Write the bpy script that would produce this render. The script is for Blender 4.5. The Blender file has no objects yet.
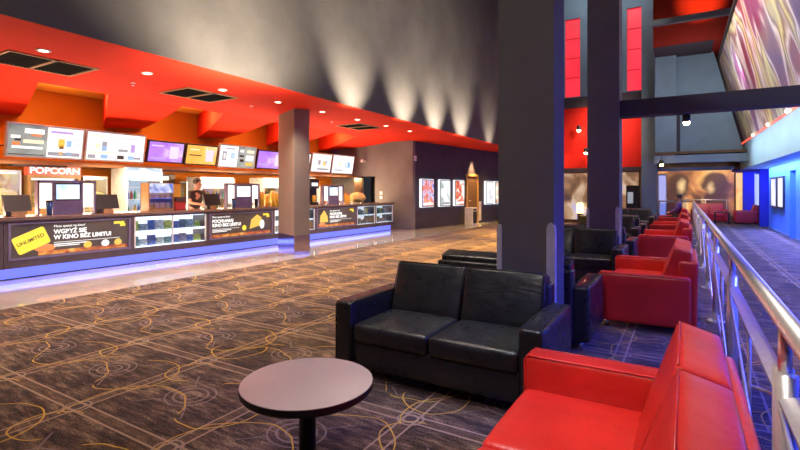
import bpy, bmesh, math, random
from mathutils import Vector, Matrix
random.seed(7)
PI = math.pi
SC = bpy.context.scene
COL = SC.collection

# ------------------------------------------------------------------ camera
FPX, EYE, HORIZON = 475.0, 1.5, 191.0
YAW = math.atan2(285.0, FPX)
cam_data = bpy.data.cameras.new('camera')
cam_data.sensor_width = 36.0
cam_data.lens = FPX / 800.0 * 36.0
cam_data.shift_y = -(225.0 - HORIZON) / 800.0
cam_data.clip_start = 0.05
cam = bpy.data.objects.new('camera', cam_data)
COL.objects.link(cam)
cam.location = (0, 0, EYE)
cam.rotation_euler = (PI / 2, 0, YAW)
SC.camera = cam
SC.view_settings.view_transform = 'Standard'
SC.view_settings.look = 'None'
SC.view_settings.gamma = 1.0
SC.view_settings.use_curve_mapping = False
SC.view_settings.exposure = 0.0
SC.cycles.use_denoising = True
SC.cycles.max_bounces = 8
SC.cycles.diffuse_bounces = 2
SC.cycles.sample_clamp_indirect = 6.0

# ------------------------------------------------------------------ shader maths
class V:
    """a node socket with arithmetic"""
    def __init__(s, nt, sock): s.nt, s.s = nt, sock
    def _m(s, op, *a):
        n = s.nt.nodes.new('ShaderNodeMath'); n.operation = op
        for i, x in enumerate((s,) + a):
            if isinstance(x, V): s.nt.links.new(x.s, n.inputs[i])
            else: n.inputs[i].default_value = x
        return V(s.nt, n.outputs[0])
    def __add__(s, o): return s._m('ADD', o)
    def __sub__(s, o): return s._m('SUBTRACT', o)
    def __mul__(s, o): return s._m('MULTIPLY', o)
    def __truediv__(s, o): return s._m('DIVIDE', o)
    def abs(s): return s._m('ABSOLUTE')
    def fract(s): return s._m('FRACT')
    def floor(s): return s._m('FLOOR')
    def sqrt(s): return s._m('SQRT')
    def lt(s, o): return s._m('LESS_THAN', o)
    def gt(s, o): return s._m('GREATER_THAN', o)
    def max(s, o): return s._m('MAXIMUM', o)
    def min(s, o): return s._m('MINIMUM', o)
    def step(s, a, b):
        n = s.nt.nodes.new('ShaderNodeMapRange'); n.interpolation_type = 'SMOOTHSTEP'
        s.nt.links.new(s.s, n.inputs[0]); n.inputs[1].default_value = a; n.inputs[2].default_value = b
        return V(s.nt, n.outputs[0])

def mixc(nt, fac, a, b, mode='MIX'):
    n = nt.nodes.new('ShaderNodeMix'); n.data_type = 'RGBA'; n.blend_type = mode
    for sock, x in ((n.inputs[0], fac), (n.inputs[6], a), (n.inputs[7], b)):
        if isinstance(x, V): nt.links.new(x.s, sock)
        elif hasattr(x, 'is_output'): nt.links.new(x, sock)
        elif isinstance(x, (int, float)): sock.default_value = x
        else: sock.default_value = (*x[:3], 1)
    return n.outputs[2]

def ramp(nt, fac, stops, interp='LINEAR'):
    n = nt.nodes.new('ShaderNodeValToRGB'); cr = n.color_ramp; cr.interpolation = interp
    while len(cr.elements) < len(stops): cr.elements.new(0.5)
    for e, (p, c) in zip(cr.elements, stops):
        e.position = p; e.color = (*c[:3], 1)
    nt.links.new(fac.s if isinstance(fac, V) else fac, n.inputs[0])
    return n.outputs[0]

def base_mat(name, color=(.5, .5, .5), rough=.5, metal=0.0, spec=.5, coat=0.0):
    m = bpy.data.materials.new(name); m.use_nodes = True
    nt = m.node_tree; b = nt.nodes['Principled BSDF']
    b.inputs['Base Color'].default_value = (*color, 1)
    b.inputs['Roughness'].default_value = rough
    b.inputs['Metallic'].default_value = metal
    b.inputs['Specular IOR Level'].default_value = spec
    b.inputs['Coat Weight'].default_value = coat
    return m, nt, b

def coord(nt, kind='Object', scale=(1, 1, 1), rot=(0, 0, 0), loc=(0, 0, 0)):
    t = nt.nodes.new('ShaderNodeTexCoord'); mp = nt.nodes.new('ShaderNodeMapping')
    nt.links.new(t.outputs[kind], mp.inputs[0])
    mp.inputs['Scale'].default_value = scale; mp.inputs['Rotation'].default_value = rot
    mp.inputs['Location'].default_value = loc
    return mp.outputs[0]

def noise(nt, vec, scale=5, detail=3, rough=.5, dist=0):
    n = nt.nodes.new('ShaderNodeTexNoise')
    if vec is not None: nt.links.new(vec, n.inputs['Vector'])
    n.inputs['Scale'].default_value = scale; n.inputs['Detail'].default_value = detail
    n.inputs['Roughness'].default_value = rough; n.inputs['Distortion'].default_value = dist
    return V(nt, n.outputs[0])

def bump(nt, b, h, strength=.2, dist=.01):
    n = nt.nodes.new('ShaderNodeBump'); n.inputs['Strength'].default_value = strength
    n.inputs['Distance'].default_value = dist
    nt.links.new(h.s, n.inputs['Height']); nt.links.new(n.outputs[0], b.inputs['Normal'])

def plain(name, color, rough=.5, metal=0, var=.12, scale=6, bumps=0, spec=.5, coat=0, kind='Object'):
    """a colour with slight mottling and optional grain"""
    m, nt, b = base_mat(name, color, rough, metal, spec, coat)
    v = coord(nt, kind)
    n = noise(nt, v, scale, 4)
    c2 = tuple(max(0, c * (1 - var)) for c in color); c1 = tuple(min(1, c * (1 + var)) for c in color)
    nt.links.new(mixc(nt, n.step(.3, .7), c2, c1), b.inputs['Base Color'])
    if bumps: bump(nt, b, noise(nt, v, scale * 25, 2), bumps, .004)
    return m

def glow(name, color, strength=1.0, base=(.1, .1, .1)):
    m, nt, b = base_mat(name, base, .4)
    b.inputs['Emission Color'].default_value = (*color, 1)
    b.inputs['Emission Strength'].default_value = strength
    v = coord(nt, 'Object'); n = noise(nt, v, 3, 2)
    nt.links.new(mixc(nt, n, tuple(c * .93 for c in color), color), b.inputs['Emission Color'])
    return m

def picture(name, stops, scale=(3, 3, 3), strength=1.0, dist=.6, detail=3, rot=(0, 0, 0), loc=(0, 0, 0), interp='LINEAR', diffuse=False):
    """a printed or glowing picture of soft coloured shapes"""
    m, nt, b = base_mat(name, (.05, .05, .05), .45)
    v = coord(nt, 'Object', scale, rot, loc)
    c = ramp(nt, noise(nt, v, 1.0, detail, .5, dist), stops, interp)
    if diffuse: nt.links.new(c, b.inputs['Base Color'])
    else:
        nt.links.new(c, b.inputs['Emission Color']); b.inputs['Emission Strength'].default_value = strength
    return m

def leather(name, color, rough=.38):
    m, nt, b = base_mat(name, color, rough, 0, .5)
    v = coord(nt, 'Object')
    n = noise(nt, v, 3.0, 4)
    nt.links.new(mixc(nt, n.step(.3, .75), tuple(c * .86 for c in color), tuple(min(1, c * 1.1) for c in color)), b.inputs['Base Color'])
    vv = coord(nt, 'Object', (1.2, 5, 3))
    h = noise(nt, v, 220, 2) * .12 + noise(nt, vv, 3.2, 4, .55, 1.2) * 1.6
    bump(nt, b, h, .2, .012)
    r = noise(nt, v, 9, 3).step(.2, .8) * .14 + (rough - .07)
    nt.links.new(r.s, b.inputs['Roughness'])
    return m

def glass_mat(name, tint=(.9, .95, 1), refl=.12):
    m = bpy.data.materials.new(name); m.use_nodes = True; nt = m.node_tree; nt.nodes.clear()
    o = nt.nodes.new('ShaderNodeOutputMaterial'); mx = nt.nodes.new('ShaderNodeMixShader')
    t = nt.nodes.new('ShaderNodeBsdfTransparent'); g = nt.nodes.new('ShaderNodeBsdfGlossy')
    lw = nt.nodes.new('ShaderNodeLayerWeight'); lw.inputs[0].default_value = .25
    t.inputs[0].default_value = (*tint, 1); g.inputs['Roughness'].default_value = .03
    f = V(nt, lw.outputs['Fresnel']) * .6 + refl * .4
    nt.links.new(f.s, mx.inputs[0]); nt.links.new(t.outputs[0], mx.inputs[1]); nt.links.new(g.outputs[0], mx.inputs[2])
    nt.links.new(mx.outputs[0], o.inputs[0])
    return m

# ------------------------------------------------------------------ mesh helpers
def bx(bm, x0, x1, y0, y1, z0, z1):
    vs = [bm.verts.new(p) for p in ((x0, y0, z0), (x1, y0, z0), (x1, y1, z0), (x0, y1, z0), (x0, y0, z1), (x1, y0, z1), (x1, y1, z1), (x0, y1, z1))]
    for f in ((3, 2, 1, 0), (4, 5, 6, 7), (0, 1, 5, 4), (1, 2, 6, 5), (2, 3, 7, 6), (3, 0, 4, 7)):
        bm.faces.new([vs[i] for i in f])
    return vs

def box(*a):
    bm = bmesh.new(); bx(bm, *a); return bm

def boxes(*l):
    bm = bmesh.new()
    for a in l: bx(bm, *a)
    return bm

def hull8(pts):
    """a box-like solid from 4 bottom and 4 top points"""
    bm = bmesh.new(); vs = [bm.verts.new(p) for p in pts]
    for f in ((3, 2, 1, 0), (4, 5, 6, 7), (0, 1, 5, 4), (1, 2, 6, 5), (2, 3, 7, 6), (3, 0, 4, 7)):
        bm.faces.new([vs[i] for i in f])
    bmesh.ops.recalc_face_normals(bm, faces=bm.faces[:])
    return bm

def prism(poly, vec):
    bm = bmesh.new(); a = [bm.verts.new(p) for p in poly]; b = [bm.verts.new(Vector(p) + Vector(vec)) for p in poly]
    n = len(poly); bm.faces.new(a[::-1]); bm.faces.new(b)
    for i in range(n): bm.faces.new((a[i], a[(i + 1) % n], b[(i + 1) % n], b[i]))
    bmesh.ops.recalc_face_normals(bm, faces=bm.faces[:])
    return bm

def tube(bm, pts, r, seg=12, cap=True):
    pts = [Vector(p) for p in pts]; rings = []
    for i, p in enumerate(pts):
        d = (pts[min(i + 1, len(pts) - 1)] - pts[max(i - 1, 0)]).normalized()
        up = Vector((0, 0, 1)) if abs(d.z) < .9 else Vector((1, 0, 0))
        u = d.cross(up).normalized(); w = u.cross(d)
        rr = r[i] if isinstance(r, (list, tuple)) else r
        rings.append([bm.verts.new(p + u * (rr * math.cos(2 * PI * k / seg)) + w * (rr * math.sin(2 * PI * k / seg))) for k in range(seg)])
    for a, b in zip(rings, rings[1:]):
        for k in range(seg): bm.faces.new((a[k], a[(k + 1) % seg], b[(k + 1) % seg], b[k]))
    if cap: bm.faces.new(rings[0][::-1]); bm.faces.new(rings[-1])
    return bm

def tubes(*l, seg=12):
    bm = bmesh.new()
    for pts, r in l: tube(bm, pts, r, seg)
    return bm

def lathe(prof, seg=24):
    bm = bmesh.new(); rings = []
    for r, z in prof:
        rings.append([bm.verts.new((r * math.cos(2 * PI * k / seg), r * math.sin(2 * PI * k / seg), z)) for k in range(seg)])
    for a, b in zip(rings, rings[1:]):
        for k in range(seg): bm.faces.new((a[k], a[(k + 1) % seg], b[(k + 1) % seg], b[k]))
    bm.faces.new(rings[0][::-1]); bm.faces.new(rings[-1])
    return bm

def blob(r, c=(0, 0, 0), sc=(1, 1, 1), sub=2):
    bm = bmesh.new(); bmesh.ops.create_icosphere(bm, subdivisions=sub, radius=r)
    bmesh.ops.scale(bm, vec=sc, verts=bm.verts[:]); bmesh.ops.translate(bm, vec=c, verts=bm.verts[:])
    return bm

def rounded(x0, x1, y0, y1, z0, z1, r=.03, bulge=(0, 0, 0), n=6):
    """upholstered block: rounded edges, faces that swell by bulge"""
    lo = Vector((x0, y0, z0)); hi = Vector((x1, y1, z1)); c = (lo + hi) / 2; h = (hi - lo) / 2
    def line(H):
        a = [-H, -H + .13 * r, -H + .45 * r, -H + r]
        mid = [(-H + r) + (2 * H - 2 * r) * k / n for k in range(1, n)]
        return a + mid + [-q for q in a[::-1]]
    L = [line(h.x), line(h.y), line(h.z)]
    bm = bmesh.new(); cache = {}
    def vert(p):
        k = tuple(round(q, 6) for q in p)
        if k in cache: return cache[k]
        q = Vector([max(-h[i] + r, min(h[i] - r, p[i])) for i in range(3)])
        d = Vector(p) - q
        s = q + d.normalized() * r if d.length > 1e-9 else Vector(p)
        u = [s[i] / h[i] for i in range(3)]
        for i in range(3):
            o = [j for j in range(3) if j != i]
            s[i] += bulge[i] * u[i] * max(0, 1 - u[o[0]] ** 2) * max(0, 1 - u[o[1]] ** 2)
        cache[k] = bm.verts.new(s + c); return cache[k]
    for ax in range(3):
        o = [j for j in range(3) if j != ax]
        for sgn in (-1, 1):
            for i in range(len(L[o[0]]) - 1):
                for j in range(len(L[o[1]]) - 1):
                    f = []
                    for a, b in ((i, j), (i + 1, j), (i + 1, j + 1), (i, j + 1)):
                        p = [0, 0, 0]; p[ax] = sgn * h[ax]; p[o[0]] = L[o[0]][a]; p[o[1]] = L[o[1]][b]
                        f.append(vert(p))
                    bm.faces.new(f)
    bmesh.ops.recalc_face_normals(bm, faces=bm.faces[:])
    return bm

def obj(name, bm, mat, parent=None, smooth=False, loc=None):
    me = bpy.data.meshes.new(name); bm.to_mesh(me); bm.free()
    if smooth:
        for p in me.polygons: p.use_smooth = True
    o = bpy.data.objects.new(name, me); COL.objects.link(o)
    if mat: me.materials.append(mat)
    if parent: o.parent = parent
    if loc: o.location = loc
    return o

def tag(o, label, cat, group=None):
    o['label'] = label; o['category'] = cat
    if group: o['group'] = group
    return o

def thing(name, label, cat, loc=(0, 0, 0), rz=0, group=None):
    o = bpy.data.objects.new(name, None); COL.objects.link(o)
    o.location = loc; o.rotation_euler = (0, 0, rz); o.empty_display_size = .1
    return tag(o, label, cat, group)

def struct(name, bm, mat, loc=None):
    o = obj(name, bm, mat, None, False, loc); o['kind'] = 'structure'; return o

def children_of(o): return [c for c in COL.objects if c.parent == o]
def dup(root, loc, rz, label, group=None):
    r = root.copy(); COL.objects.link(r); r.location = loc; r.rotation_euler = (0, 0, rz); r['label'] = label
    if group: r['group'] = group
    for ch in children_of(root):
        c = ch.copy(); COL.objects.link(c); c.parent = r
        for g in children_of(ch):
            d = g.copy(); COL.objects.link(d); d.parent = c
    return r

def lettering(name, text, size, mat, parent, loc, rot, depth=.002, align='LEFT', shear=0, bold=.0, xs=1.0):
    cu = bpy.data.curves.new(name, 'FONT'); cu.body = text; cu.size = size; cu.extrude = depth
    cu.align_x = align; cu.shear = shear; cu.offset = bold
    t = bpy.data.objects.new(name + '_tmp', cu); COL.objects.link(t)
    bpy.context.view_layer.update()
    me = bpy.data.meshes.new_from_object(t.evaluated_get(bpy.context.evaluated_depsgraph_get()))
    bpy.data.objects.remove(t); bpy.data.curves.remove(cu)
    me.materials.clear(); me.materials.append(mat)
    o = bpy.data.objects.new(name, me); COL.objects.link(o); o.parent = parent
    o.location = loc; o.rotation_euler = rot; o.scale = (xs, 1, 1)
    return o

def light(kind, loc, power, color=(1, 1, 1), size=.3, size_y=None, aim=None, spot=None, blend=.6, rad=.05, spread=None):
    d = bpy.data.lights.new('lamp_light', kind); d.energy = power; d.color = color
    if kind == 'AREA':
        d.shape = 'RECTANGLE'; d.size = size; d.size_y = size_y or size
        if spread: d.spread = math.radians(spread)
    else: d.shadow_soft_size = rad
    if kind == 'SPOT': d.spot_size = math.radians(spot or 90); d.spot_blend = blend
    o = bpy.data.objects.new('lamp_light', d); COL.objects.link(o); o.location = loc
    if aim is not None:
        z = (Vector(loc) - Vector(aim)).normalized(); yv = Vector((0, 1, 0)) if abs(z.y) < .95 else Vector((0, 0, 1))
        y = (yv - z * yv.dot(z)).normalized(); x = y.cross(z)
        o.rotation_euler = Matrix((x, y, z)).transposed().to_euler()      # long side of an area lamp runs along the hall
    return o
# ------------------------------------------------------------------ materials
def carpet_mat():
    m, nt, b = base_mat('patterned_carpet', (.1, .07, .06), .95, 0, .15)
    g = nt.nodes.new('ShaderNodeNewGeometry'); sp = nt.nodes.new('ShaderNodeSeparateXYZ')
    nt.links.new(g.outputs['Position'], sp.inputs[0])
    pos = g.outputs['Position']
    wob = noise(nt, pos, 1.3, 2) - .5
    wob2 = noise(nt, pos, 1.7, 2) - .5
    X = V(nt, sp.outputs[0]); Y = V(nt, sp.outputs[1])
    P = 1.04
    def cell(a, off): return ((a + off) / P + 50.5).fract() * P - P / 2
    gx = cell(X, 3.63); gy = cell(Y, -1.68)
    ax, ay = gx.abs(), gy.abs()
    def line(d, w): return (d * -1 + w).step(0, w * .55)
    lines = line((ax - .045).abs(), .011).max(line((ay - .045).abs(), .011))
    band = line(ax, .045).max(line(ay, .045))
    r0 = (gx * gx + gy * gy).sqrt()
    nodes = line((r0 - .05).abs(), .012).max(line((r0 - .085).abs(), .010))
    hub = (r0 * -1 + .1).step(0, .01)
    cx = cell(X, 3.63 - P / 2); cy = cell(Y, -1.68 - P / 2)
    rc = (cx * cx + cy * cy * 1.3).sqrt()
    rings = line((rc - .07).abs(), .012).max(line((rc - .13).abs(), .012)).max(line((rc - .19).abs(), .009))
    dg = line((cx + cy).abs(), .012).max(line((cx - cy).abs(), .008)) * (rc * -1 + .42).step(0, .05) * rc.gt(.2)
    def arcs(ox, oy, rad, per, cut):
        qx = ((X + ox + wob * .25) / per + 50).fract() * per - per / 2
        qy = ((Y + oy + wob2 * .25) / per + 50).fract() * per - per / 2
        r = (qx * qx + qy * qy).sqrt()
        return line((r - rad).abs(), .0065) * (qx * cut[0] + qy * cut[1] + cut[2]).step(-.02, .02)
    P2 = P
    yel = arcs(.2, .35, .33, P2, (1, .3, .2)).max(arcs(.9, .1, .20, P2, (-1, -.4, .1))).max(arcs(.72, .8, .40, P2, (-.6, 1, .05))).max(arcs(.5, .05, .24, P2 * 2, (.4, -1, .1)))
    # streaky pile
    def streak(rot, sx, sy, sc=1.0):
        mp = nt.nodes.new('ShaderNodeMapping'); nt.links.new(pos, mp.inputs[0]); mp.inputs['Scale'].default_value = (sx, sy, 1); mp.inputs['Rotation'].default_value = (0, 0, rot)
        return noise(nt, mp.outputs[0], sc, 5, .7)
    st = streak(.6, 5, 26); st2 = streak(-.5, 3, 12)
    fine = noise(nt, pos, 110, 2, .8)
    big = noise(nt, pos, 1.9, 3, .6)
    mixv = st * .40 + st2 * .26 + fine * .40 + big * .22
    base = ramp(nt, mixv, [(.51, (.006, .0035, .003)), (.61, (.036, .021, .017)), (.68, (.135, .084, .055)), (.78, (.42, .29, .19))])
    c = mixc(nt, band * .5, base, ramp(nt, fine * .6 + st * .4, [(.4, (.05, .028, .017)), (.6, (.25, .15, .09))]))
    c = mixc(nt, hub * .7, c, (.07, .05, .05))
    c = mixc(nt, (rings * .6).max(dg * .55), c, (.30, .23, .24))
    c = mixc(nt, (lines * .75).max(nodes * .7) * (fine * 1.3 + .15), c, (.52, .36, .26))
    c = mixc(nt, yel * .9, c, (.62, .37, .05))
    nt.links.new(c, b.inputs['Base Color'])
    b.inputs['Sheen Weight'].default_value = .15
    bump(nt, b, fine, .5, .008)
    return m

def tile_mat():
    m, nt, b = base_mat('polished_floor_tiles', (.5, .45, .42), .1, 0, .9, .5); b.inputs['Coat Roughness'].default_value = .03
    g = nt.nodes.new('ShaderNodeNewGeometry'); sp = nt.nodes.new('ShaderNodeSeparateXYZ')
    nt.links.new(g.outputs['Position'], sp.inputs[0])
    X = V(nt, sp.outputs[0]); Y = V(nt, sp.outputs[1])
    jx = ((X + 100.42) / .6).fract(); jy = ((Y + 100) / .6).fract()
    j = jx.lt(.008).max(jy.lt(.008))
    n = noise(nt, g.outputs['Position'], 1.5, 4)
    c = mixc(nt, n.step(.3, .7), (.50, .46, .45), (.62, .58, .56))
    c = mixc(nt, j * .5, c, (.25, .22, .21)); nt.links.new(c, b.inputs['Base Color'])
    r = n * .05 + .05; nt.links.new(r.s, b.inputs['Roughness'])
    return m

def plaster(name, color, var=.18, rough=.75, spec=.25):
    m, nt, b = base_mat(name, color, rough, 0, spec)
    v = coord(nt, 'Object')
    n = noise(nt, v, .9, 5, .6)
    nt.links.new(mixc(nt, n.step(.25, .75), tuple(c * (1 - var) for c in color), tuple(c * (1 + var) for c in color)), b.inputs['Base Color'])
    bump(nt, b, noise(nt, v, 18, 5, .7), .12, .02)
    return m

M = {}
M['carpet'] = carpet_mat(); M['tile'] = tile_mat()
M['grey_wall'] = plaster('dark_grey_plaster', (.102, .092, .083))
M['end_wall'] = plaster('mid_grey_plaster', (.18, .172, .168))
M['poster_wall'] = plaster('charcoal_violet_paint', (.052, .042, .064))
M['pillar'] = plaster('dark_pillar_paint', (.145, .128, .118), .12)
M['column'] = plaster('brown_grey_column_paint', (.25, .20, .155), .08)
M['slate'] = plaster('slate_blue_paint', (.17, .22, .26), .12)
M['paleblue'] = plaster('pale_blue_paint', (.30, .42, .50), .08)
M['blue'] = plaster('blue_paint', (.11, .30, .82), .1)
M['deepblue'] = plaster('deep_blue_paint', (.05, .06, .60), .1)
M['beam'] = plaster('dark_beam_paint', (.055, .04, .048), .1)
M['red'] = plaster('red_soffit_paint', (.74, .036, .014), .06, .7, .06)
M['redwall'] = plaster('red_wall_paint', (.62, .02, .012), .08, .6, .1); M['darkred'] = plaster('dark_red_paint', (.30, .022, .012), .1, .7, .1)
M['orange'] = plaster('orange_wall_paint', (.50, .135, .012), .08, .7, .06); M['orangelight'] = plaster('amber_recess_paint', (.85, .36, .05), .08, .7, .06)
M['ceiling'] = plaster('black_ceiling_paint', (.02, .02, .022), .1)
M['black'] = plain('black_plastic', (.015, .014, .016), .35)
M['matteblack'] = plain('matte_black_metal', (.006, .006, .006), .9, 0, .1, 6, 0, .1)
M['darkgrey'] = plain('dark_grey_metal', (.05, .048, .052), .4, .3)
M['counter'] = plain('purple_brown_counter_laminate', (.10, .07, .075), .38)
M['worktop'] = plain('brown_worktop', (.17, .11, .085), .25)
M['steel'] = plain('brushed_steel', (.88, .86, .83), .34, .62, .05, 30)
M['chrome'] = plain('chrome', (.75, .75, .77), .12, 1.0, .03)
M['plinthsteel'] = plain('polished_plinth_steel', (.55, .50, .58), .16, 1.0, .04)
M['white'] = plain('white_paint', (.75, .74, .72), .45)
M['cream'] = plain('cream_guard', (.55, .52, .50), .4)
M['violet'] = plain('violet_grey_plastic', (.20, .16, .27), .4)
M['brown'] = plain('brown_wood_door', (.12, .06, .03), .4)
M['ledge'] = plain('brown_orange_ledge', (.26, .10, .03), .5)
M['tan'] = plain('tan_board', (.40, .22, .08), .5)
M['glass'] = glass_mat('clear_glass'); M['blueglass'] = glass_mat('bluish_glass', (.75, .82, 1.0), .2)
M['led'] = glow('blue_led_glow', (.13, .16, 1.0), 1.25)
M['lamp'] = glow('warm_lamp_glow', (1, .78, .5), 14)
M['lamplow'] = glow('warm_small_lamp', (1, .8, .55), 5)
M['star'] = glow('bright_amber_bulb', (1, .62, .28), 60)
M['coolglow'] = glow('cool_interior_light', (.72, .84, .98), .62)
M['whiteglow'] = glow('white_backlight', (.92, .96, 1.0), 1.5)
M['warmglow'] = glow('warm_white_backlight', (1, .90, .72), 1.6)
M['redglass'] = picture('backlit_red_glass', [(.3, (.66, .006, .02)), (.7, (.95, .03, .06))], (.6, .6, .5), 1.0, .2)
M['textwhite'] = glow('white_print', (1, .97, .93), 1.1)
M['textdark'] = plain('dark_print', (.03, .03, .03), .6)

# ------------------------------------------------------------------ the room
TOP = 12.0
struct('floor', box(-7.42, 3.4, -4, 32, -.1, 0), M['carpet'])
struct('floor_tiled', box(-13.2, -7.42, -4, 25, -.1, -.002), M['tile'])
def edge_x(y): return -6.42 - .0185 * y
def slab(x0a, x0b, x1a, x1b, y0, y1, z0, z1):
    return hull8([(x0a, y0, z0), (x1a, y0, z0), (x1b, y1, z0), (x0b, y1, z0), (x0a, y0, z1), (x1a, y0, z1), (x1b, y1, z1), (x0b, y1, z1)])
struct('wall_left', slab(edge_x(-4) - .2, edge_x(24.2) - .2, edge_x(-4), edge_x(24.2), -4, 24.2, 3.452, TOP), M['grey_wall'])
struct('ceiling_soffit', slab(-9.95, -9.95, edge_x(-4) - .012, edge_x(24.2) - .012, -4, 24.2, 3.45, 3.49), M['red'])
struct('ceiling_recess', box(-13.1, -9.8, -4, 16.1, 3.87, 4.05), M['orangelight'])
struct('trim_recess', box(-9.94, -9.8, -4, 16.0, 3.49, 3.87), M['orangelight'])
struct('wall_concession', box(-13.2, -13.0, -4, 16.1, 0, 4.1), M['orange'])
struct('wall_end', boxes((-13.1, -11.45, 15.95, 16.15, 0, 4.1), (-11.45, -10.75, 15.95, 16.15, 2.1, 4.1), (-10.75, -9.0, 15.95, 16.15, 0, 4.1)), M['end_wall'])
struct('wall_passage', box(-11.6, -10.6, 16.9, 17.0, 0, 2.3), M['black'])
PW0, PW1 = Vector((-9.04, 15.88, 0)), Vector((-8.0, 24.3, 0))
PD = (PW1 - PW0).normalized(); PN = Vector((PD.y, -PD.x, 0)); PANG = math.atan2(PD.y, PD.x)
def on_poster_wall(s, out=0, z=0):
    q = PW0 + PD * s + PN * out; return (q.x, q.y, z)
struct('wall_posters', prism([on_poster_wall(.085), on_poster_wall(8.5), on_poster_wall(8.5, -.4), on_poster_wall(.2, -.4)], (0, 0, 3.45)), M['poster_wall'])
struct('wall_rear', box(-13.2, 6, -4.2, -4, 0, TOP), M['grey_wall'])
struct('ceiling', box(-7.2, 6, -4.2, 32, TOP, TOP + .2), M['ceiling'])
# far structure across the hall
struct('wall_far', boxes((-8.2, -1.07, 24.0, 24.3, 6.0, 6.05), (-8.2, -5.02, 24, 24.3, 6.05, TOP), (-4.32, -2.28, 24, 24.3, 6.05, TOP), (-5.02, -4.32, 24, 24.3, 9.82, TOP), (-2.28, -1.40, 24, 24.3, 9.85, TOP), (-1.40, -1.07, 24, 24.3, 6.05, TOP)), M['slate'])
struct('trim_far', box(-8.2, -1.07, 23.9, 24.3, 5.5, 6.0), M['beam'])
struct('wall_far_red', box(-8.2, -1.07, 24.05, 24.3, 2.6, 5.5), M['redwall'])
struct('trim_far_lower', box(-8.2, -1.07, 23.95, 24.3, 2.42, 2.6), M['beam'])
struct('wall_far_lower', boxes((-8.2, -1.07, 24.5, 24.7, 0, 2.5), (-3.9, -2.75, 24.0, 24.5, 0, 2.42)), M['brown'])
for i, (x0, x1, z0, z1) in enumerate(((-5.02, -4.32, 6.05, 9.82), (-2.28, -1.40, 6.1, 9.85))):
    w = struct('window_%d' % (i + 1), box(x0, x1, 24.1, 24.16, z0, z1), M['redglass'])
    fr = obj('window_frame', boxes(*[(x0, x1, 24.08, 24.1, z0 + (z1 - z0) * k / 4 - .012, z0 + (z1 - z0) * k / 4 + .012) for k in (1, 2, 3)]), M['redwall'], w)
# pillars
def pillar(n, x0, x1, y0, y1, z1, mat, guards=True):
    p = struct('pillar_%d' % n, box(x0, x1, y0, y1, 0, z1), mat)
    if guards:
        for gx, nm in ((x0, 0), (x1, 1)):
            a, b = (gx - .012, gx + .035) if nm == 0 else (gx - .06, gx + .012)
            rr_ = (b - a) / 2; mx_ = (a + b) / 2
            g = prism([(a, y0 - .012, .05), (b, y0 - .012, .05)] + [(mx_ + rr_ * math.cos(PI * k / 10), y0 - .012, 1.15 + rr_ * 2.2 * math.sin(PI * k / 10)) for k in range(11)], (0, .06, 0))
            obj('corner_guard', g, M['cream'], p)
    return p
pillar(1, -1.45, -.96, 4.15, 4.55, TOP, M['pillar'])
pillar(2, -1.49, -.97, 8.95, 9.40, TOP, M['pillar'])
pillar(3, -1.66, -1.07, 23.6, 24.3, TOP, M['slate'], False)
# rotated column in front of the concession counter
cc = Vector((-7.92, 8.34, 0)); cr = Vector((.464, .886, 0)); cl = Vector((-.896, .444, 0))
def colpoly(o, z): return [(cc + (-cr - cl) * o).to_tuple()[:2] + (z,), (cc + cr * (.38 + o) - cl * o).to_tuple()[:2] + (z,), (cc + cr * (.38 + o) + cl * (1.15 + o)).to_tuple()[:2] + (z,), (cc - cr * o + cl * (1.15 + o)).to_tuple()[:2] + (z,)]
struct('column_1', prism(colpoly(0, 0), (0, 0, 3.45)), M['column'])
struct('trim_column', prism(colpoly(.006, 0), (0, 0, .44)), M['plinthsteel'])
# beams
struct('beam_1', box(-.97, 2.3, 9.0, 9.3, 2.78, 3.06), M['beam'])
struct('beam_2', box(-1.07, 2.05, 22.0, 22.3, 2.63, 2.93), M['slate'])
struct('beam_3', box(-1.07, 1.75, 24.0, 24.2, 2.38, 2.52), M['slate'])
struct('beam_4', box(-1.07, 1.75, 19.9, 20.1, 7.62, 7.82), M['slate'])
# upper far volumes
struct('wall_upper_left', box(-1.07, -.3, 22.4, 22.6, 3.1, 7.1), M['slate'])
struct('wall_upper_right', prism([(-.3, 22.75, 3.1), (1.95, 22.75, 3.1), (.98, 22.75, 7.1), (-.3, 22.75, 7.1)], (0, .2, 0)), M['slate'])
struct('wall_step_shade', box(-.3, -.17, 22.70, 22.75, 3.1, 4.7), M['beam'])  # dark strip stands in for the shade at the step between slate panels
struct('wall_upper_red', box(-1.07, 3.2, 21, 30.5, 7.08, TOP), M['darkred'])
struct('trim_upper', box(-1.07, .9, 20.98, 22.75, 7.04, 7.08), M['beam'])
struct('ceiling_far', boxes((-1.07, 3.4, 22.3, 31, 3.0, 3.1),), M['brown'])
struct('ceiling_far_bay', box(-.35, 1.9, 22.4, 24.6, 2.92, 3.0), M['black'])
struct('wall_far_end', box(-3, 3.4, 29.6, 29.8, 0, 3.1), M['brown'])
# right side: leaning mural, bulkhead, corridor wall
def bulk_x(y): return 2.2 - .02 * (y - 14)
struct('wall_bulkhead', slab(bulk_x(-4), bulk_x(24.6), 3.4, 3.4, -4, 24.6, 2.40, 3.40), M['paleblue'])
struct('wall_right', boxes((2.85, 3.3, -4, 18.35, 0, 2.4), (2.85, 3.3, 19.25, 23.65, 0, 2.4), (2.85, 3.3, 18.35, 19.25, 2.14, 2.4)), M['blue'])
struct('wall_right_recess', box(3.15, 3.3, 18.3, 19.3, 0, 2.2), M['deepblue'])
struct('baseboard_right', boxes((2.83, 2.85, -4, 18.35, 0, .09), (2.83, 2.85, 19.25, 23.65, 0, .09)), M['slate'])
struct('wall_niche', boxes((2.70, 3.4, 25.0, 25.2, 0, 2.45), (2.40, 3.4, 28.2, 28.4, 0, 3.0), (3.3, 3.4, 23.6, 29.6, 0, 3.0)), M['deepblue'])
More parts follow.
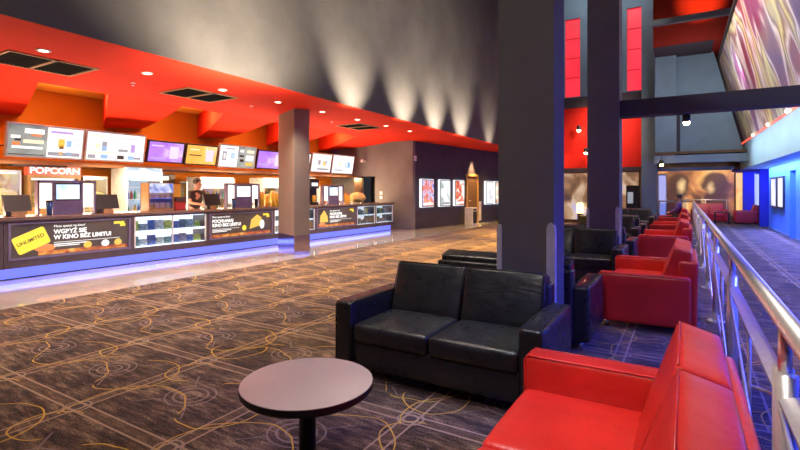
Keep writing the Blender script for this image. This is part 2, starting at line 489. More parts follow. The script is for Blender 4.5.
struct('trim_niche', box(1.95, 3.4, 24.6, 28.3, 2.42, 2.5), M['deepblue'])
struct('wall_right_upper', box(3.4, 3.6, -4, 32, 0, TOP), M['slate'])
# ------------------------------------------------------------------ sofas
M['redleather'] = leather('red_leather', (.70, .030, .022), .34)
M['blackleather'] = leather('black_leather', (.020, .019, .021), .31)
SW, SD_ = 1.68, .92
def cushion_back(x0, x1, top=.895):
    """leaning back cushion: rounded block sheared backwards"""
    bm = rounded(x0, x1, .12, .31, .40, top, .026, (0, .014, .006), 7)
    for v in bm.verts:
        t = (v.co.z - .40) / (top - .40); yf = .11 + .165 * t; yb = .40 + .04 * t
        k = (v.co.y - .12) / .19
        v.co.y = yf + k * (yb - yf); v.co.z -= .045 * max(0, k) * max(0, t) ** 2
    return bm
def back_piping(x0, x1, top):
    bm = tubes(([(x0 + .02, .279, top - .003), (x1 - .02, .279, top - .003)], .0045), seg=6)
    for x in (x0 + .004, x1 - .004): tube(bm, [(x, .125, .44), (x, .272, top - .02), (x, .29, top - .008), (x, .42, top - .05)], .004, 6)
    return bm
def make_sofa(label, mat, loc, rz, group, width=SW, cat='sofa', name='sofa', top=.895):
    t = thing(name, label, cat, loc, rz, group)
    w = width / 2; n = 2 if width > 1.2 else 1
    obj('base', rounded(-w + .15, w - .15, -.43, .40, .085, .30, .02, (0, .012, 0), 4), mat, t, True)
    for s in (-1, 1):
        bm = rounded(min(s * w, s * (w - .16)), max(s * w, s * (w - .16)), -.46, .42, .08, .60, .028, (.010, .006, .010), 6)
        ar = obj('armrest', bm, mat, t, True)
        for e in (s * (w - .007), s * (w - .153)):
            obj('piping', tubes(([(e, .40, .598), (e, -.438, .598), (e, -.456, .58), (e, -.458, .11)], .0045), seg=6), mat, ar, True)
    bk = rounded(-w + .14, w - .14, .30, .48, .085, .76, .03, (0, .01, 0), 5)
    for v in bk.verts:
        if v.co.z > .3: v.co.y += (v.co.z - .3) * .03
    obj('backrest', bk, mat, t, True)
    iw = (width - .32) / n
    for k in range(n):
        x0 = -w + .16 + k * iw
        obj('seat_cushion', rounded(x0 + .003, x0 + iw - .003, -.45, .16, .285, .435, .035, (0, .012, .022), 7), mat, t, True)
    for k in range(n):
        x0 = -w + .16 + k * iw
        bc_ = obj('back_cushion', cushion_back(x0 + .004, x0 + iw - .004, top), mat, t, True)
        obj('piping', back_piping(x0 + .004, x0 + iw - .004, top), mat, bc_, True)
    for sx in (-1, 1):
        for y in (-.38, .36):
            obj('foot', tubes(([(sx * (w - .09), y, 0), (sx * (w - .09), y, .085)], .024)), M['chrome'], t, True)
    return t
RG, BG = 'red leather sofas along the railing', 'black leather sofas in the lounge'
red = make_sofa('red leather sofa nearest the camera beside the steel railing', M['redleather'], (-.30, 1.905, 0), -PI / 2, RG)
for (x, y, lab) in ((-.37, 6.5, 'second red leather sofa along the railing, its whole arm side showing, behind the nearest one'),
                    (-.36, 11.7, 'third red leather sofa along the railing, counted from the camera'),
                    (-.36, 15.3, 'fourth red leather sofa along the railing, small and mostly hidden behind the third'),
                    (-.36, 19.4, 'farthest red leather sofa along the railing, with a person seated on it')):
    dup(red, (x, y, 0), -PI / 2, lab)
blk = make_sofa('large black leather two-seat sofa facing the round table', M['blackleather'], (-1.615, 3.52, 0), 0, BG, top=.85)
for (x, y, rz, lab) in ((-1.60, 5.10, PI, 'black leather sofa back to back with the front sofa, behind the near pillar'),
                        (-1.66, 8.46, 0, 'black leather sofa standing in front of the second pillar'),
                        (-1.62, 9.93, PI, 'black leather sofa turned away behind the second pillar'),
                        (-1.80, 13.2, 0, 'black leather sofa facing forward past the second pillar, nearer of the two seen there'),
                        (-1.75, 14.7, PI, 'black leather sofa turned away, back to back with the one past the second pillar'),
                        (-1.76, 19.0, 0, 'farthest black leather sofa facing forward, in front of the slate pillar'),
                        (-1.76, 20.4, PI, 'farthest black leather sofa turned away, close to the slate pillar')):
    dup(blk, (x, y, 0), rz, lab)
M['farred'] = leather('raspberry_leather', (.50, .03, .06), .4)
make_sofa('raspberry leather sofa in front of the sepia wall picture', M['farred'], (1.0, 27.5, 0), 0, 'far corner seats', 1.5)
make_sofa('red leather armchair beside the blue niche at the far end', M['farred'], (2.40, 26.6, 0), -PI / 2, 'far corner seats', 1.05, 'armchair', 'armchair')

# ------------------------------------------------------------------ tables
tb = thing('round_table', 'round pale-topped coffee table on a black pedestal, in front of the black sofa', 'table', (-1.62, 1.80, 0))
m, nt, b = base_mat('pale_taupe_laminate', (.42, .33, .30), .32)
n_ = noise(nt, coord(nt), 2.5, 4); nt.links.new(mixc(nt, n_.step(.3, .7), (.54, .46, .39), (.62, .53, .455)), b.inputs['Base Color'])
M['tabletop'] = m
obj('tabletop', lathe([(.32, .546), (.3255, .549), (.3255, .552)], 72), M['tabletop'], tb)
obj('table_edge', lathe([(.29, .508), (.318, .512), (.327, .522), (.327, .5485)], 72), M['black'], tb)
obj('pedestal', lathe([(.042, .02), (.042, .49), (.075, .508)], 28), M['black'], tb, True)
obj('foot_plate', lathe([(.22, 0), (.22, .012), (.06, .03)], 40), M['black'], tb)
t2 = thing('side_table', 'small dark square table before the raspberry sofa at the far end', 'table', (1.45, 26.3, 0))
obj('tabletop', box(-.3, .3, -.3, .3, .5, .54), M['black'], t2)
for sx in (-1, 1):
    for sy in (-1, 1): obj('leg', box(sx * .26 - .02, sx * .26 + .02, sy * .26 - .02, sy * .26 + .02, 0, .5), M['black'], t2)

# ------------------------------------------------------------------ railing
RX = .305
rail = thing('railing', 'long brushed steel railing with round handrail behind the red sofas', 'railing', (RX, 0, 0))
obj('handrail', tubes(([(0, -3, 1.04), (0, 24.3, 1.04), (-.05, 24.42, 1.04), (-1.35, 24.42, 1.04)], .034), seg=20), M['steel'], rail, True)
posts = [-2.25 + 2.2 * k for k in range(13)]
bm_post = None
for y in posts:
    bm = tubes(([(0, y - .036, 0), (0, y - .036, .86)], .033), ([(0, y + .036, 0), (0, y + .036, .86)], .033), ([(0, y, .84), (0, y, 1.02)], .021), seg=16)
    tube(bm, [(0, y - .04, .60), (0, y + .04, .60)], .012, 8)
    p = obj('post', bm, M['steel'], rail, True)
    obj('floor_flange', tubes(([(0, y, 0), (0, y, .012)], .09), seg=20), M['steel'], p)
for a, b_ in zip(posts, posts[1:]):
    obj('flat_bar', hull8([(-.028, a + .07, .770), (.028, a + .07, .790), (.028, b_ - .07, .790), (-.028, b_ - .07, .770), (-.028, a + .07, .780), (.028, a + .07, .800), (.028, b_ - .07, .800), (-.028, b_ - .07, .780)]), M['steel'], rail)
    mid = (a + b_) / 2
    q = tubes(([(.02, a + .06, .74), (.02, b_ - .06, .10)], .009), ([(-.02, a + .06, .10), (-.02, b_ - .06, .74)], .009), seg=8)
    obj('cross_rod', q, M['steel'], rail, True)
    obj('lower_bar', tubes(([(0, a + .06, .10), (0, b_ - .06, .10)], .012), seg=10), M['steel'], rail, True)
    obj('middle_upright', tubes(([(0, mid, .10), (0, mid, .78)], .010), seg=8), M['steel'], rail, True)
obj('end_post', tubes(([(-.62, 24.42, 0), (-.62, 24.42, 1.04)], .025), ([(-1.3, 24.42, 0), (-1.3, 24.42, 1.04)], .025)), M['steel'], rail, True)
obj('glass_panel', box(-1.27, -.65, 24.41, 24.43, .12, .95), M['blueglass'], rail)
r2 = thing('railing', 'thin steel handrail in front of the sepia wall picture', 'railing', (0, 29.0, 0))
obj('handrail', tubes(([(-.1, 0, 1.05), (1.9, 0, 1.05)], .03)), M['steel'], r2, True)
for x in (0, .9, 1.8): obj('post', tubes(([(x, 0, 0), (x, 0, 1.03)], .025)), M['steel'], r2, True)

# ------------------------------------------------------------------ people
def skin_body(name, joints, edges, mat, parent, sub=1):
    me = bpy.data.meshes.new(name); keys = list(joints)
    me.from_pydata([joints[k][0] for k in keys], [(keys.index(a), keys.index(b_)) for a, b_ in edges], [])
    o = bpy.data.objects.new(name, me); COL.objects.link(o); o.parent = parent
    sk = o.modifiers.new('skin', 'SKIN'); sk.use_smooth_shade = True
    if not me.skin_vertices: bpy.context.view_layer.objects.active = o
    for i, k in enumerate(keys):
        r = joints[k][1]; me.skin_vertices[0].data[i].radius = r if isinstance(r, tuple) else (r, r)
        me.skin_vertices[0].data[i].use_root = (k in ('pelvis',))
    ss = o.modifiers.new('smooth', 'SUBSURF'); ss.levels = sub; ss.render_levels = sub
    me.materials.append(mat)
    return o
M['skin'] = plain('warm_skin', (.52, .28, .19), .5)
M['shirtdark'] = plain('dark_brown_cotton', (.035, .022, .02), .8)
M['purple'] = plain('purple_wool', (.10, .05, .22), .85)
M['trousers'] = plain('black_trousers', (.02, .02, .025), .8)
M['hair'] = plain('dark_hair', (.02, .013, .01), .6)

def figure(t, J, shirt, trousers, face, sleeves):
    """J: joints in the thing's frame. One continuous body; hair, shirt, trousers as children."""
    head = Vector(J['head'])
    fwd = Vector(face).normalized()
    R = dict(pelvis=(.135, .105), waist=(.125, .095), chest=(.155, .105), neck0=(.07, .065), neck=(.052, .055))
    jo = {k: (J[k], R[k]) for k in ('pelvis', 'waist', 'chest', 'neck0', 'neck')}
    jo['chin'] = ((head + Vector((0, 0, -.075)) + fwd * .02).to_tuple(), (.062, .07))
    jo['head'] = (head.to_tuple(), (.078, .095)); jo['crown'] = ((head + Vector((0, 0, .075))).to_tuple(), (.06, .075))
    ed = [('pelvis', 'waist'), ('waist', 'chest'), ('chest', 'neck0'), ('neck0', 'neck'), ('neck', 'chin'), ('chin', 'head'), ('head', 'crown')]
    for s in 'lr':
        for k, r in (('shoulder', .058), ('elbow', .043), ('wrist', .028), ('palm', (.036, .018)), ('hip', .085), ('knee', .06), ('ankle', .04), ('toe', .035)):
            jo[k + s] = (J[k + s], r)
        ed += [('chest', 'shoulder' + s), ('shoulder' + s, 'elbow' + s), ('elbow' + s, 'wrist' + s), ('wrist' + s, 'palm' + s),
               ('pelvis', 'hip' + s), ('hip' + s, 'knee' + s), ('knee' + s, 'ankle' + s), ('ankle' + s, 'toe' + s)]
        pa, wr = Vector(J['palm' + s]), Vector(J['wrist' + s]); d = (pa - wr).normalized()
        side = d.cross(Vector((0, 0, 1))).normalized() if abs(d.z) < .95 else Vector((1, 0, 0)); dn = Vector((0, 0, -1))
        for i, (o_, L) in enumerate(((-.03, .06), (-.01, .075), (.01, .07), (.03, .055))):
            a = pa + side * o_ + d * .02; b1 = a + d * L * .6; c1 = b1 + (d * .6 + dn * .6).normalized() * L * .5
            for nm, p, r in (('a', a, .0095), ('b', b1, .009), ('c', c1, .008)): jo['f%d%s%s' % (i, nm, s)] = (p.to_tuple(), r)
            ed += [('palm' + s, 'f%da%s' % (i, s)), ('f%da%s' % (i, s), 'f%db%s' % (i, s)), ('f%db%s' % (i, s), 'f%dc%s' % (i, s))]
        sg = 1 if s == 'l' else -1
        th1 = wr + (pa - wr) * .5 + side * .04 * sg; th2 = th1 + (d + side * .5 * sg).normalized() * .045
        jo['t1' + s] = (th1.to_tuple(), .011); jo['t2' + s] = (th2.to_tuple(), .009)
        ed += [('palm' + s, 't1' + s), ('t1' + s, 't2' + s)]
    body = skin_body('body', jo, ed, M['skin'], t, 2)
    # shirt over torso and upper arms
    sj = {k: (J[k], tuple(q + .016 for q in R[k])) for k in ('pelvis', 'waist', 'chest', 'neck0')}; sj['chest'] = (J['chest'], (.185, .13))
    sj['neck0'] = (J['neck0'], (.088, .082))
    se = [('pelvis', 'waist'), ('waist', 'chest'), ('chest', 'neck0')]
    for s in 'lr':
        sh, el, wr = (Vector(J[k + s]) for k in ('shoulder', 'elbow', 'wrist'))
        sj['shoulder' + s] = (sh.to_tuple(), .074); sj['cuff' + s] = ((sh + (el - sh) * (.75 if sleeves == 'short' else 1)).to_tuple(), .062)
        se += [('chest', 'shoulder' + s), ('shoulder' + s, 'cuff' + s)]
        if sleeves == 'long': sj['end' + s] = ((el + (wr - el) * .92).to_tuple(), .042); se += [('cuff' + s, 'end' + s)]
    skin_body('shirt', sj, se, shirt, t, 2)
    tj = {'pelvis': ((Vector(J['pelvis']) + Vector((0, 0, -.03))).to_tuple(), (.155, .125))}; te = []
    for s in 'lr':
        tj['hip' + s] = (J['hip' + s], .102); tj['knee' + s] = (J['knee' + s], .075); tj['ankle' + s] = (J['ankle' + s], .06)
        te += [('pelvis', 'hip' + s), ('hip' + s, 'knee' + s), ('knee' + s, 'ankle' + s)]
    skin_body('trousers', tj, te, trousers, t, 2)
    side = fwd.cross(Vector((0, 0, 1))).normalized()
    hb = blob(.1, (head + Vector((0, 0, .055)) - fwd * .028).to_tuple(), (1, 1.0, .95), 3)
    for v in hb.verts:                                   # hair line: keep the face free
        rel = v.co - head
        if rel.dot(fwd) > .03 and rel.z < .075: v.co -= fwd * (rel.dot(fwd) - .03) * 1.0
    obj('hair', hb, M['hair'], t, True)
    for s in (-1, 1):
        e = head + fwd * .088 + side * .03 * s + Vector((0, 0, .004))
        obj('eye', blob(.011, e.to_tuple()), M['hair'], body, True)
        obj('ear', blob(.025, (head + side * .082 * s - fwd * .01 - Vector((0, 0, .01))).to_tuple(), (.6, .6, 1.2)), M['skin'], body, True)
    obj('nose', blob(.015, (head + fwd * .1 - Vector((0, 0, .025))).to_tuple(), (.9, .9, 1.4)), M['skin'], body, True)
    obj('mouth', blob(.016, (head + fwd * .086 - Vector((0, 0, .062))).to_tuple(), (1, 1, .35)), M['farred'], body, True)

# the attendant behind the counter, looking down at a till
p1 = thing('person', 'attendant in a dark T-shirt standing behind the concession counter, hands at a till', 'person', (-10.95, 7.85, 0))
J = dict(pelvis=(0, 0, .98), waist=(.02, 0, 1.14), chest=(.05, .01, 1.40), neck0=(.06, .01, 1.52), neck=(.075, .015, 1.57), head=(.10, .03, 1.69),
         shoulderl=(.06, -.20, 1.46), elbowl=(.16, -.24, 1.20), wristl=(.40, -.08, 1.155), palml=(.47, -.02, 1.15),
         shoulderr=(.05, .21, 1.46), elbowr=(.18, .27, 1.22), wristr=(.42, .22, 1.18), palmr=(.50, .20, 1.175),
         hipl=(0, -.10, .92), kneel=(.02, -.11, .50), anklel=(-.02, -.11, .09), toel=(.12, -.12, .04),
         hipr=(0, .10, .92), kneer=(.02, .11, .50), ankler=(-.02, .11, .09), toer=(.12, .12, .04))
figure(p1, J, M['shirtdark'], M['trousers'], (.8, .35, -.25), 'short')
# visitor sitting on the farthest red sofa
p2 = thing('person', 'visitor in a purple jumper sitting on the farthest red sofa', 'person', (-.30, 19.55, 0))
J = dict(pelvis=(.10, 0, .56), waist=(.12, 0, .72), chest=(.13, 0, .97), neck0=(.12, 0, 1.09), neck=(.11, 0, 1.14), head=(.09, 0, 1.26),
         shoulderl=(.12, -.19, 1.04), elbowl=(.02, -.25, .80), wristl=(-.18, -.14, .72), palml=(-.25, -.12, .72),
         shoulderr=(.12, .19, 1.04), elbowr=(.02, .25, .80), wristr=(-.18, .14, .72), palmr=(-.25, .12, .72),
         hipl=(.06, -.10, .545), kneel=(-.36, -.12, .53), anklel=(-.50, -.12, .10), toel=(-.62, -.12, .04),
         hipr=(.06, .10, .545), kneer=(-.36, .12, .53), ankler=(-.50, .12, .10), toer=(-.62, .12, .04))
figure(p2, J, M['purple'], M['trousers'], (-1, -.2, 0), 'long')
# ------------------------------------------------------------------ soffit fittings
for i, y in enumerate((3.1, 4.58, 6.08, 7.54, 9.03, 10.5, 11.95, 13.4)):
    x = -7.6 - .005 * y
    word = ('first', 'second', 'third', 'fourth', 'fifth', 'sixth', 'seventh', 'last')[i]
    d = thing('downlight', '%s round downlight of the row in the red soffit, counted from the left' % word, 'ceiling light', (x, y, 3.45), 0, 'soffit downlights')
    ring = bmesh.new(); pr = [(.055, -.002), (.055, -.014), (.085, -.014), (.09, 0)]
    rings = [[ring.verts.new((r * math.cos(2 * PI * k / 20), r * math.sin(2 * PI * k / 20), z)) for k in range(20)] for r, z in pr]
    for a, b_ in zip(rings, rings[1:]):
        for k in range(20): ring.faces.new((a[k], a[(k + 1) % 20], b_[(k + 1) % 20], b_[k]))
    obj('trim_ring', ring, M['white'], d)
    obj('lamp_lens', tubes(([(0, 0, -.008), (0, 0, -.002)], .055), seg=20), M['lamp'], d)
for y, w in ((4.87, 'left'), (7.6, 'middle'), (10.5, 'right')):
    s = thing('sprinkler', 'tiny sprinkler head in the red soffit, %s of three' % {'left': 'leftmost', 'middle': 'middle one', 'right': 'rightmost'}[w], 'sprinkler', (-8.54, y, 3.45), 0, 'soffit sprinklers')
    obj('escutcheon', tubes(([(0, 0, -.006), (0, 0, 0)], .04)), M['white'], s)
    obj('sprinkler_head', tubes(([(0, 0, -.04), (0, 0, -.006)], .012), ([(0, 0, -.046), (0, 0, -.04)], .025)), M['chrome'], s)
for y, w in ((2.83, 'leftmost and largest in view'), (5.58, 'middle one'), (11.1, 'beyond the column')):
    v = thing('air_vent', 'double black ceiling vent in the red soffit, %s' % w, 'vent', (-8.45, y, 3.45), 0, 'soffit vents')
    obj('vent_frame', boxes((-.46, .46, 0, .04, -.018, 0), (-.46, .46, .57, .62, -.018, 0), (-.46, .46, 1.15, 1.19, -.018, 0), (-.46, -.42, .04, 1.15, -.018, 0), (.42, .46, .04, 1.15, -.018, 0)), M['tan'], v)
    for a in (.04, .62):
        g = obj('grille', box(-.42, .42, a, a + .53, -.006, -.001), M['matteblack'], v)
        obj('louvre', boxes(*[(-.42, .42, a + .03 + .055 * k, a + .045 + .055 * k, -.014, -.004) for k in range(9)]), M['matteblack'], g)
# sails: sloping red panels between the soffit edge and the back wall
def sail(n, y0, y0b, y1, y1b):
    nx, ny = 12, 8; bm = bmesh.new(); lo = []; up = []
    for i in range(nx + 1):
        u = i / nx; x = -9.945 - 3.05 * u; a = y0 + (y0b - y0) * u; b = y1 + (y1b - y1) * u; r = []; r2 = []
        for j in range(ny + 1):
            w = j / ny; y = a + (b - a) * w
            z = 3.452 - (.30 - .09 * w) * (u * 1.15 - .15 * u * u) - .035 * math.sin(PI * u) 
            r.append(bm.verts.new((x, y, z))); r2.append(bm.verts.new((x, y, 3.88)))
        lo.append(r); up.append(r2)
    for i in range(nx):
        for j in range(ny):
            bm.faces.new((lo[i][j], lo[i][j + 1], lo[i + 1][j + 1], lo[i + 1][j])); bm.faces.new((up[i][j], up[i + 1][j], up[i + 1][j + 1], up[i][j + 1]))
        bm.faces.new((lo[i][0], lo[i + 1][0], up[i + 1][0], up[i][0])); bm.faces.new((lo[i][-1], up[i][-1], up[i + 1][-1], lo[i + 1][-1]))
    for j in range(ny):
        bm.faces.new((lo[0][j], up[0][j], up[0][j + 1], lo[0][j + 1])); bm.faces.new((lo[-1][j], lo[-1][j + 1], up[-1][j + 1], up[-1][j]))
    bmesh.ops.recalc_face_normals(bm, faces=bm.faces[:])
    return struct('ceiling_sail_%d' % n, bm, M['red'])
for i, y0 in enumerate((-.5, 2.35, 5.18, 7.97, 10.8)): sail(i + 1, y0, y0 + 1.45, y0 + 1.62, y0 + 2.5)
sail(6, 13.65, 15.1, 15.94, 15.94)

# ------------------------------------------------------------------ counter
CX = -9.65
wt = obj('worktop', rounded(-10.42, CX + .05, 2.35, 15.62, 1.0, 1.06, .012, n=3), M['worktop']); tag(wt, 'long brown worktop running along the concession counter', 'worktop')
pl = thing('plinth', 'recessed counter plinth glowing blue along the tiled floor', 'plinth light', (-9.8, 0, 0))
obj('kick_board', box(-.5, 0, 2.38, 15.6, 0, .195), M['counter'], pl)
obj('light_strip', box(0, .012, 2.38, 15.6, .015, .185), M['led'], pl)
PROMO = [
 dict(y=(3.36, 5.50), lab='counter cabinet with the yellow UNLIMITED card advert', t1='Masz apetyt na kino?', t2='WGRYŹ SIĘ', t3='W KINO BEZ LIMITU!', kind='card'),
 dict(y=(7.26, 9.37), lab='counter cabinet with the advert of a tilted yellow popcorn box, left of the column', t1='Masz apetyt na kino?', t2='POCHŁANIAJ', t3='KINO BEZ LIMITU!', kind='right'),
 dict(y=(11.08, 13.2), lab='counter cabinet with the yellow cone advert, right of the column', t1='Masz apetyt na kino?', t2='POCHŁANIAJ', t3='KINO BEZ LIMITU!', kind='left')]
CASES = [
 dict(y=(5.50, 7.26), lab='lit snack display cabinet between the two left adverts', n=9),
 dict(y=(9.37, 11.08), lab='lit snack display cabinet half hidden behind the column', n=8),
 dict(y=(13.2, 14.36), lab='lit snack display cabinet, left of the pair at the counter end', n=7),
 dict(y=(14.36, 15.58), lab='lit snack display cabinet, last one at the counter end', n=7)]
FACE = (PI / 2, 0, PI / 2)            # text that reads from the hall (+X side)
pic_food = picture('blurred_food_photo', [(.25, (.05, .015, .01)), (.42, (.45, .06, .01)), (.55, (.85, .28, .03)), (.68, (.9, .65, .2)), (.8, (.85, .8, .7))], (4, 4, 5), .8, .8, 4)
pic_dark = picture('dark_brown_print', [(.3, (.018, .009, .008)), (.7, (.07, .035, .022))], (1, 1.5, 2), 1.0, .3)
yellowp = glow('yellow_print', (1.0, .72, .01), 1.0); goldp = glow('golden_print', (1.0, .55, .04), .9); orangep = glow('orange_print', (.95, .22, .02), .9)
for c in PROMO:
    y0, y1 = c['y']; t = thing('counter_cabinet', c['lab'], 'counter', (CX, y0, 0), 0, 'concession counter cabinets')
    W = y1 - y0; a, b_ = .06, W - .05; z0, z1 = .33, .955
    obj('body', boxes((-.7, -.05, 0.002, W - .002, .2, .998), (-.05, 0, 0.002, a, .2, .998), (-.05, 0, b_, W - .002, .2, .998), (-.05, 0, a, b_, .2, z0), (-.05, 0, a, b_, z1, .998)), M['counter'], t)
    p = obj('advert_panel', box(-.05, -.03, a + .035, b_ - .035, z0 + .035, z1 - .02), pic_dark, t)
    obj('panel_frame', boxes((-.05, .012, a, a + .035, z0, z1), (-.05, .012, b_ - .035, b_, z0, z1), (-.05, .012, a + .035, b_ - .035, z0, z0 + .035), (-.05, .012, a + .035, b_ - .035, z1 - .02, z1)), M['violet'], t)
    # print on the panel, a sub-part each
    px = -.028
    obj('food_photo', box(px - .002, px + .002, .5 if c['kind'] == 'card' else a + .05, b_ - .05, z0 + .045, z0 + .115), pic_food, p)
    tx = {'card': .74, 'right': a + .1, 'left': .72}[c['kind']]
    lettering('lettering', c['t1'], .062, M['textwhite'], p, (px, tx, .85), FACE)
    lettering('lettering', c['t2'], .105, M['textwhite'], p, (px, tx, .735), FACE, bold=.004)
    lettering('lettering', c['t3'], .105, M['textwhite'], p, (px, tx, .635), FACE, bold=.004)
    obj('text_rule', box(px - .002, px + .002, tx, tx + (1.15 if c['kind'] != 'right' else .8), .575, .583), M['textwhite'], p)
    obj('small_print', boxes((px - .002, px + .002, tx, tx + .55, .535, .552), (px - .002, px + .002, tx, tx + .42, .505, .520)), M['textwhite'], p)
    obj('corner_badge', boxes((px - .001, px + .003, W - .36, W - .16, .85, .90), (px - .001, px + .003, W - .24, W - .14, .80, .855)), yellowp, p)
    if c['kind'] == 'card':
        th = .40; ca = bmesh.new(); pts = []
        for (sx, sy) in ((1, 1), (-1, 1), (-1, -1), (1, -1)):
            for k in range(5):
                an = {(1, 1): 0, (-1, 1): PI / 2, (-1, -1): PI, (1, -1): 1.5 * PI}[(sx, sy)] + k * PI / 8
                u = sx * (.255 - .04) + .04 * math.cos(an); w = sy * (.155 - .04) + .04 * math.sin(an)
                pts.append((px - .002, .40 + u * math.cos(th) - w * math.sin(th), .645 + u * math.sin(th) + w * math.cos(th)))
        ca.free(); cd = obj('unlimited_card', prism(pts, (.006, 0, 0)), yellowp, p)
        tt = lettering('lettering', 'UNLIMITED', .084, M['textdark'], p, (px + .006, .20, .545), (0, 0, 0), bold=.001)
        tt.rotation_euler = (Matrix.Rotation(th, 3, 'X') @ Matrix(((0, 0, 1), (1, 0, 0), (0, 1, 0)))).to_euler()
        obj('fruit_photo', blob(.11, (px, .60, .50), (.04, 1.5, .6), 3), orangep, p, True)
        for k, (yy, mm) in enumerate(((1.30, goldp), (1.62, M['textwhite']), (1.86, goldp))):
            obj('snack_photo', blob(.075, (px, yy, .49), (.06, 1, .9), 2), mm, p, True)
    elif c['kind'] == 'right':
        obj('popcorn_box_photo', prism([(px, W - .82, .52), (px, W - .42, .60), (px, W - .42, .80), (px, W - .56, .88), (px, W - .76, .76)], (.005, 0, 0)), goldp, p)
        obj('cup_photo', blob(.10, (px + .004, W - .40, .62), (.05, .8, 1.2), 3), M['textwhite'], p, True)
        obj('lemon_photo', blob(.07, (px, 1.12, .56), (.06, 1, 1), 2), yellowp, p, True)
    else:
        obj('nacho_photo', prism([(px, .24, .52), (px, .62, .52), (px, .60, .70), (px, .44, .90), (px, .26, .72)], (.005, 0, 0)), goldp, p)
        obj('sauce_photo', blob(.1, (px, .35, .46), (.05, 1.6, .5), 2), orangep, p, True)
packcols = [(.08, .13, .40), (.50, .55, .62), (.42, .50, .12), (.10, .13, .17), (.26, .32, .42), (.52, .54, .50), (.14, .26, .26), (.24, .22, .34)]
PM_ = [plain('snack_pack_print', c, .35, 0, .5, 25) for c in packcols]
for ci, c in enumerate(CASES):
    y0, y1 = c['y']; W = y1 - y0; t = thing('display_cabinet', c['lab'], 'display case', (CX, y0, 0), 0, 'concession counter cabinets')
    a, b_ = .045, W - .045; z0, z1 = .33, .965
    obj('body', boxes((-.7, 0, .002, a, .2, .998), (-.7, 0, b_, W - .002, .2, .998), (-.7, 0, a, b_, .2, z0), (-.7, 0, a, b_, z1, .998), (-.7, -.5, a, b_, z0, z1)), M['counter'], t)
    obj('back_light', box(-.5, -.48, a, b_, z0, z1), M['whiteglow'], t)
    obj('top_light', box(-.44, -.04, a + .02, b_ - .02, z1 - .018, z1 - .001), M['whiteglow'], t)
    obj('shelf', box(-.48, -.05, a, b_, .635, .665), M['white'], t)
    obj('shelf_edge_light', box(-.05, -.035, a, b_, .625, .675), M['whiteglow'], t)
    obj('floor_light', box(-.48, -.03, a, b_, z0, z0 + .012), M['whiteglow'], t)
    k = 2 if W > 1.5 else 1
    for q in range(0, k + 1): obj('door_mullion', box(-.02, 0.004, a + (b_ - a) * q / k - .014, a + (b_ - a) * q / k + .014, z0, z1), M['white'], t)
    obj('glass_door', box(-.016, -.010, a, b_, z0, z1), M['glass'], t)
    where = ('between the two left adverts', 'half hidden by the column', 'left of the end pair', 'at the counter end')[ci]
    for si, (zb, sname) in enumerate(((.342, 'lower'), (.665, 'upper'))):
        for q in range(c['n']):
            pw = (b_ - a) / c['n']; rr = random.Random(ci * 100 + si * 20 + q)
            h = rr.uniform(.13, .22); w = pw * rr.uniform(.78, .96)
            bm = rounded(-.03, .03, -w / 2, w / 2, 0, h, .012, (.012, 0, 0), 3)
            o = obj('snack_pack', bm, PM_[rr.randrange(len(PM_))], None, True, (CX - .20, y0 + a + pw * (q + .5), zb))
            tag(o, 'snack pack on the %s shelf of the display cabinet %s' % (sname, where), 'snack pack', 'packs on the %s shelf, cabinet %s' % (sname, where))
o = thing('counter_cabinet', 'plain dark counter cabinet at the left end of the counter', 'counter', (CX, 2.4, 0), 0, 'concession counter cabinets')
obj('body', box(-.7, 0, .002, .955, .2, .998), M['counter'], o); obj('end_panel', box(-.7, .004, -.02, .0, .2, .998), M['violet'], o)

# ------------------------------------------------------------------ menu boards
def board(y0, y1, z0, z1, label, pages, xt=-11.5, tilt=.13, frame=None, shift=0):
    """screen leaning forward at the top; pages: list of (material, [ (u0,u1,v0,v1,mat) ... ])"""
    h = z1 - z0; w = y1 - y0
    t = thing('menu_board', label, 'menu screen', (xt - tilt, y0, z0), 0, 'menu screens above the counter')
    ta = math.asin(tilt / h); t.rotation_euler = (0, ta, 0)
    f = frame or M['black']
    obj('housing', box(-.07, 0, 0, w, 0, h), f, t)
    for q in (.25, .75): obj('wall_bracket', tubes(([(-.07, w * q, h * .45), (-1.33, w * q, h * .45 - .26)], .02)), M['black'], t)
    n = len(pages)
    for k, (mm, items) in enumerate(pages):
        a = .035 + (w - .07) * k / n; b_ = .035 + (w - .07) * (k + 1) / n - (.012 if k < n - 1 else 0)
        p = obj('screen', box(0, .006, a, b_, .035, h - .035), mm, t)
        for (u0, u1, v0, v1, m2) in items:
            obj('page_print', box(.005, .0075, a + (b_ - a) * u0, a + (b_ - a) * u1, .035 + (h - .07) * v0, .035 + (h - .07) * v1), m2, p)
    return t
wpage = picture('white_menu_page', [(.35, (.86, .86, .90)), (.65, (1, .98, .95))], (1, 1, 1), 1.0)
gpage = picture('grey_green_menu_page', [(.3, (.12, .15, .14)), (.7, (.42, .47, .44))], (1.2, 1.2, 2.5), .9)
ppage = picture('purple_menu_page', [(.3, (.28, .07, .78)), (.55, (.45, .20, .86)), (.75, (.72, .58, .97))], (1, 1.6, 2.4), 1.0, .4)
opage = picture('amber_menu_page', [(.3, (.95, .34, .02)), (.6, (.98, .50, .08)), (.75, (.95, .75, .55))], (1, 1.3, 1.6), 1.0, .5)
purp = glow('lilac_print', (.45, .30, .75), .9); blup = glow('pale_blue_print', (.22, .50, .85), .9); greyp = glow('grey_print', (.30, .32, .38), .8); palep = glow('pale_yellow_print', (1, .88, .55), .95)
lily = glow('pale_lilac_print', (.78, .68, .95), .9)
silver = plain('silver_edge', (.5, .46, .42), .35, .6)
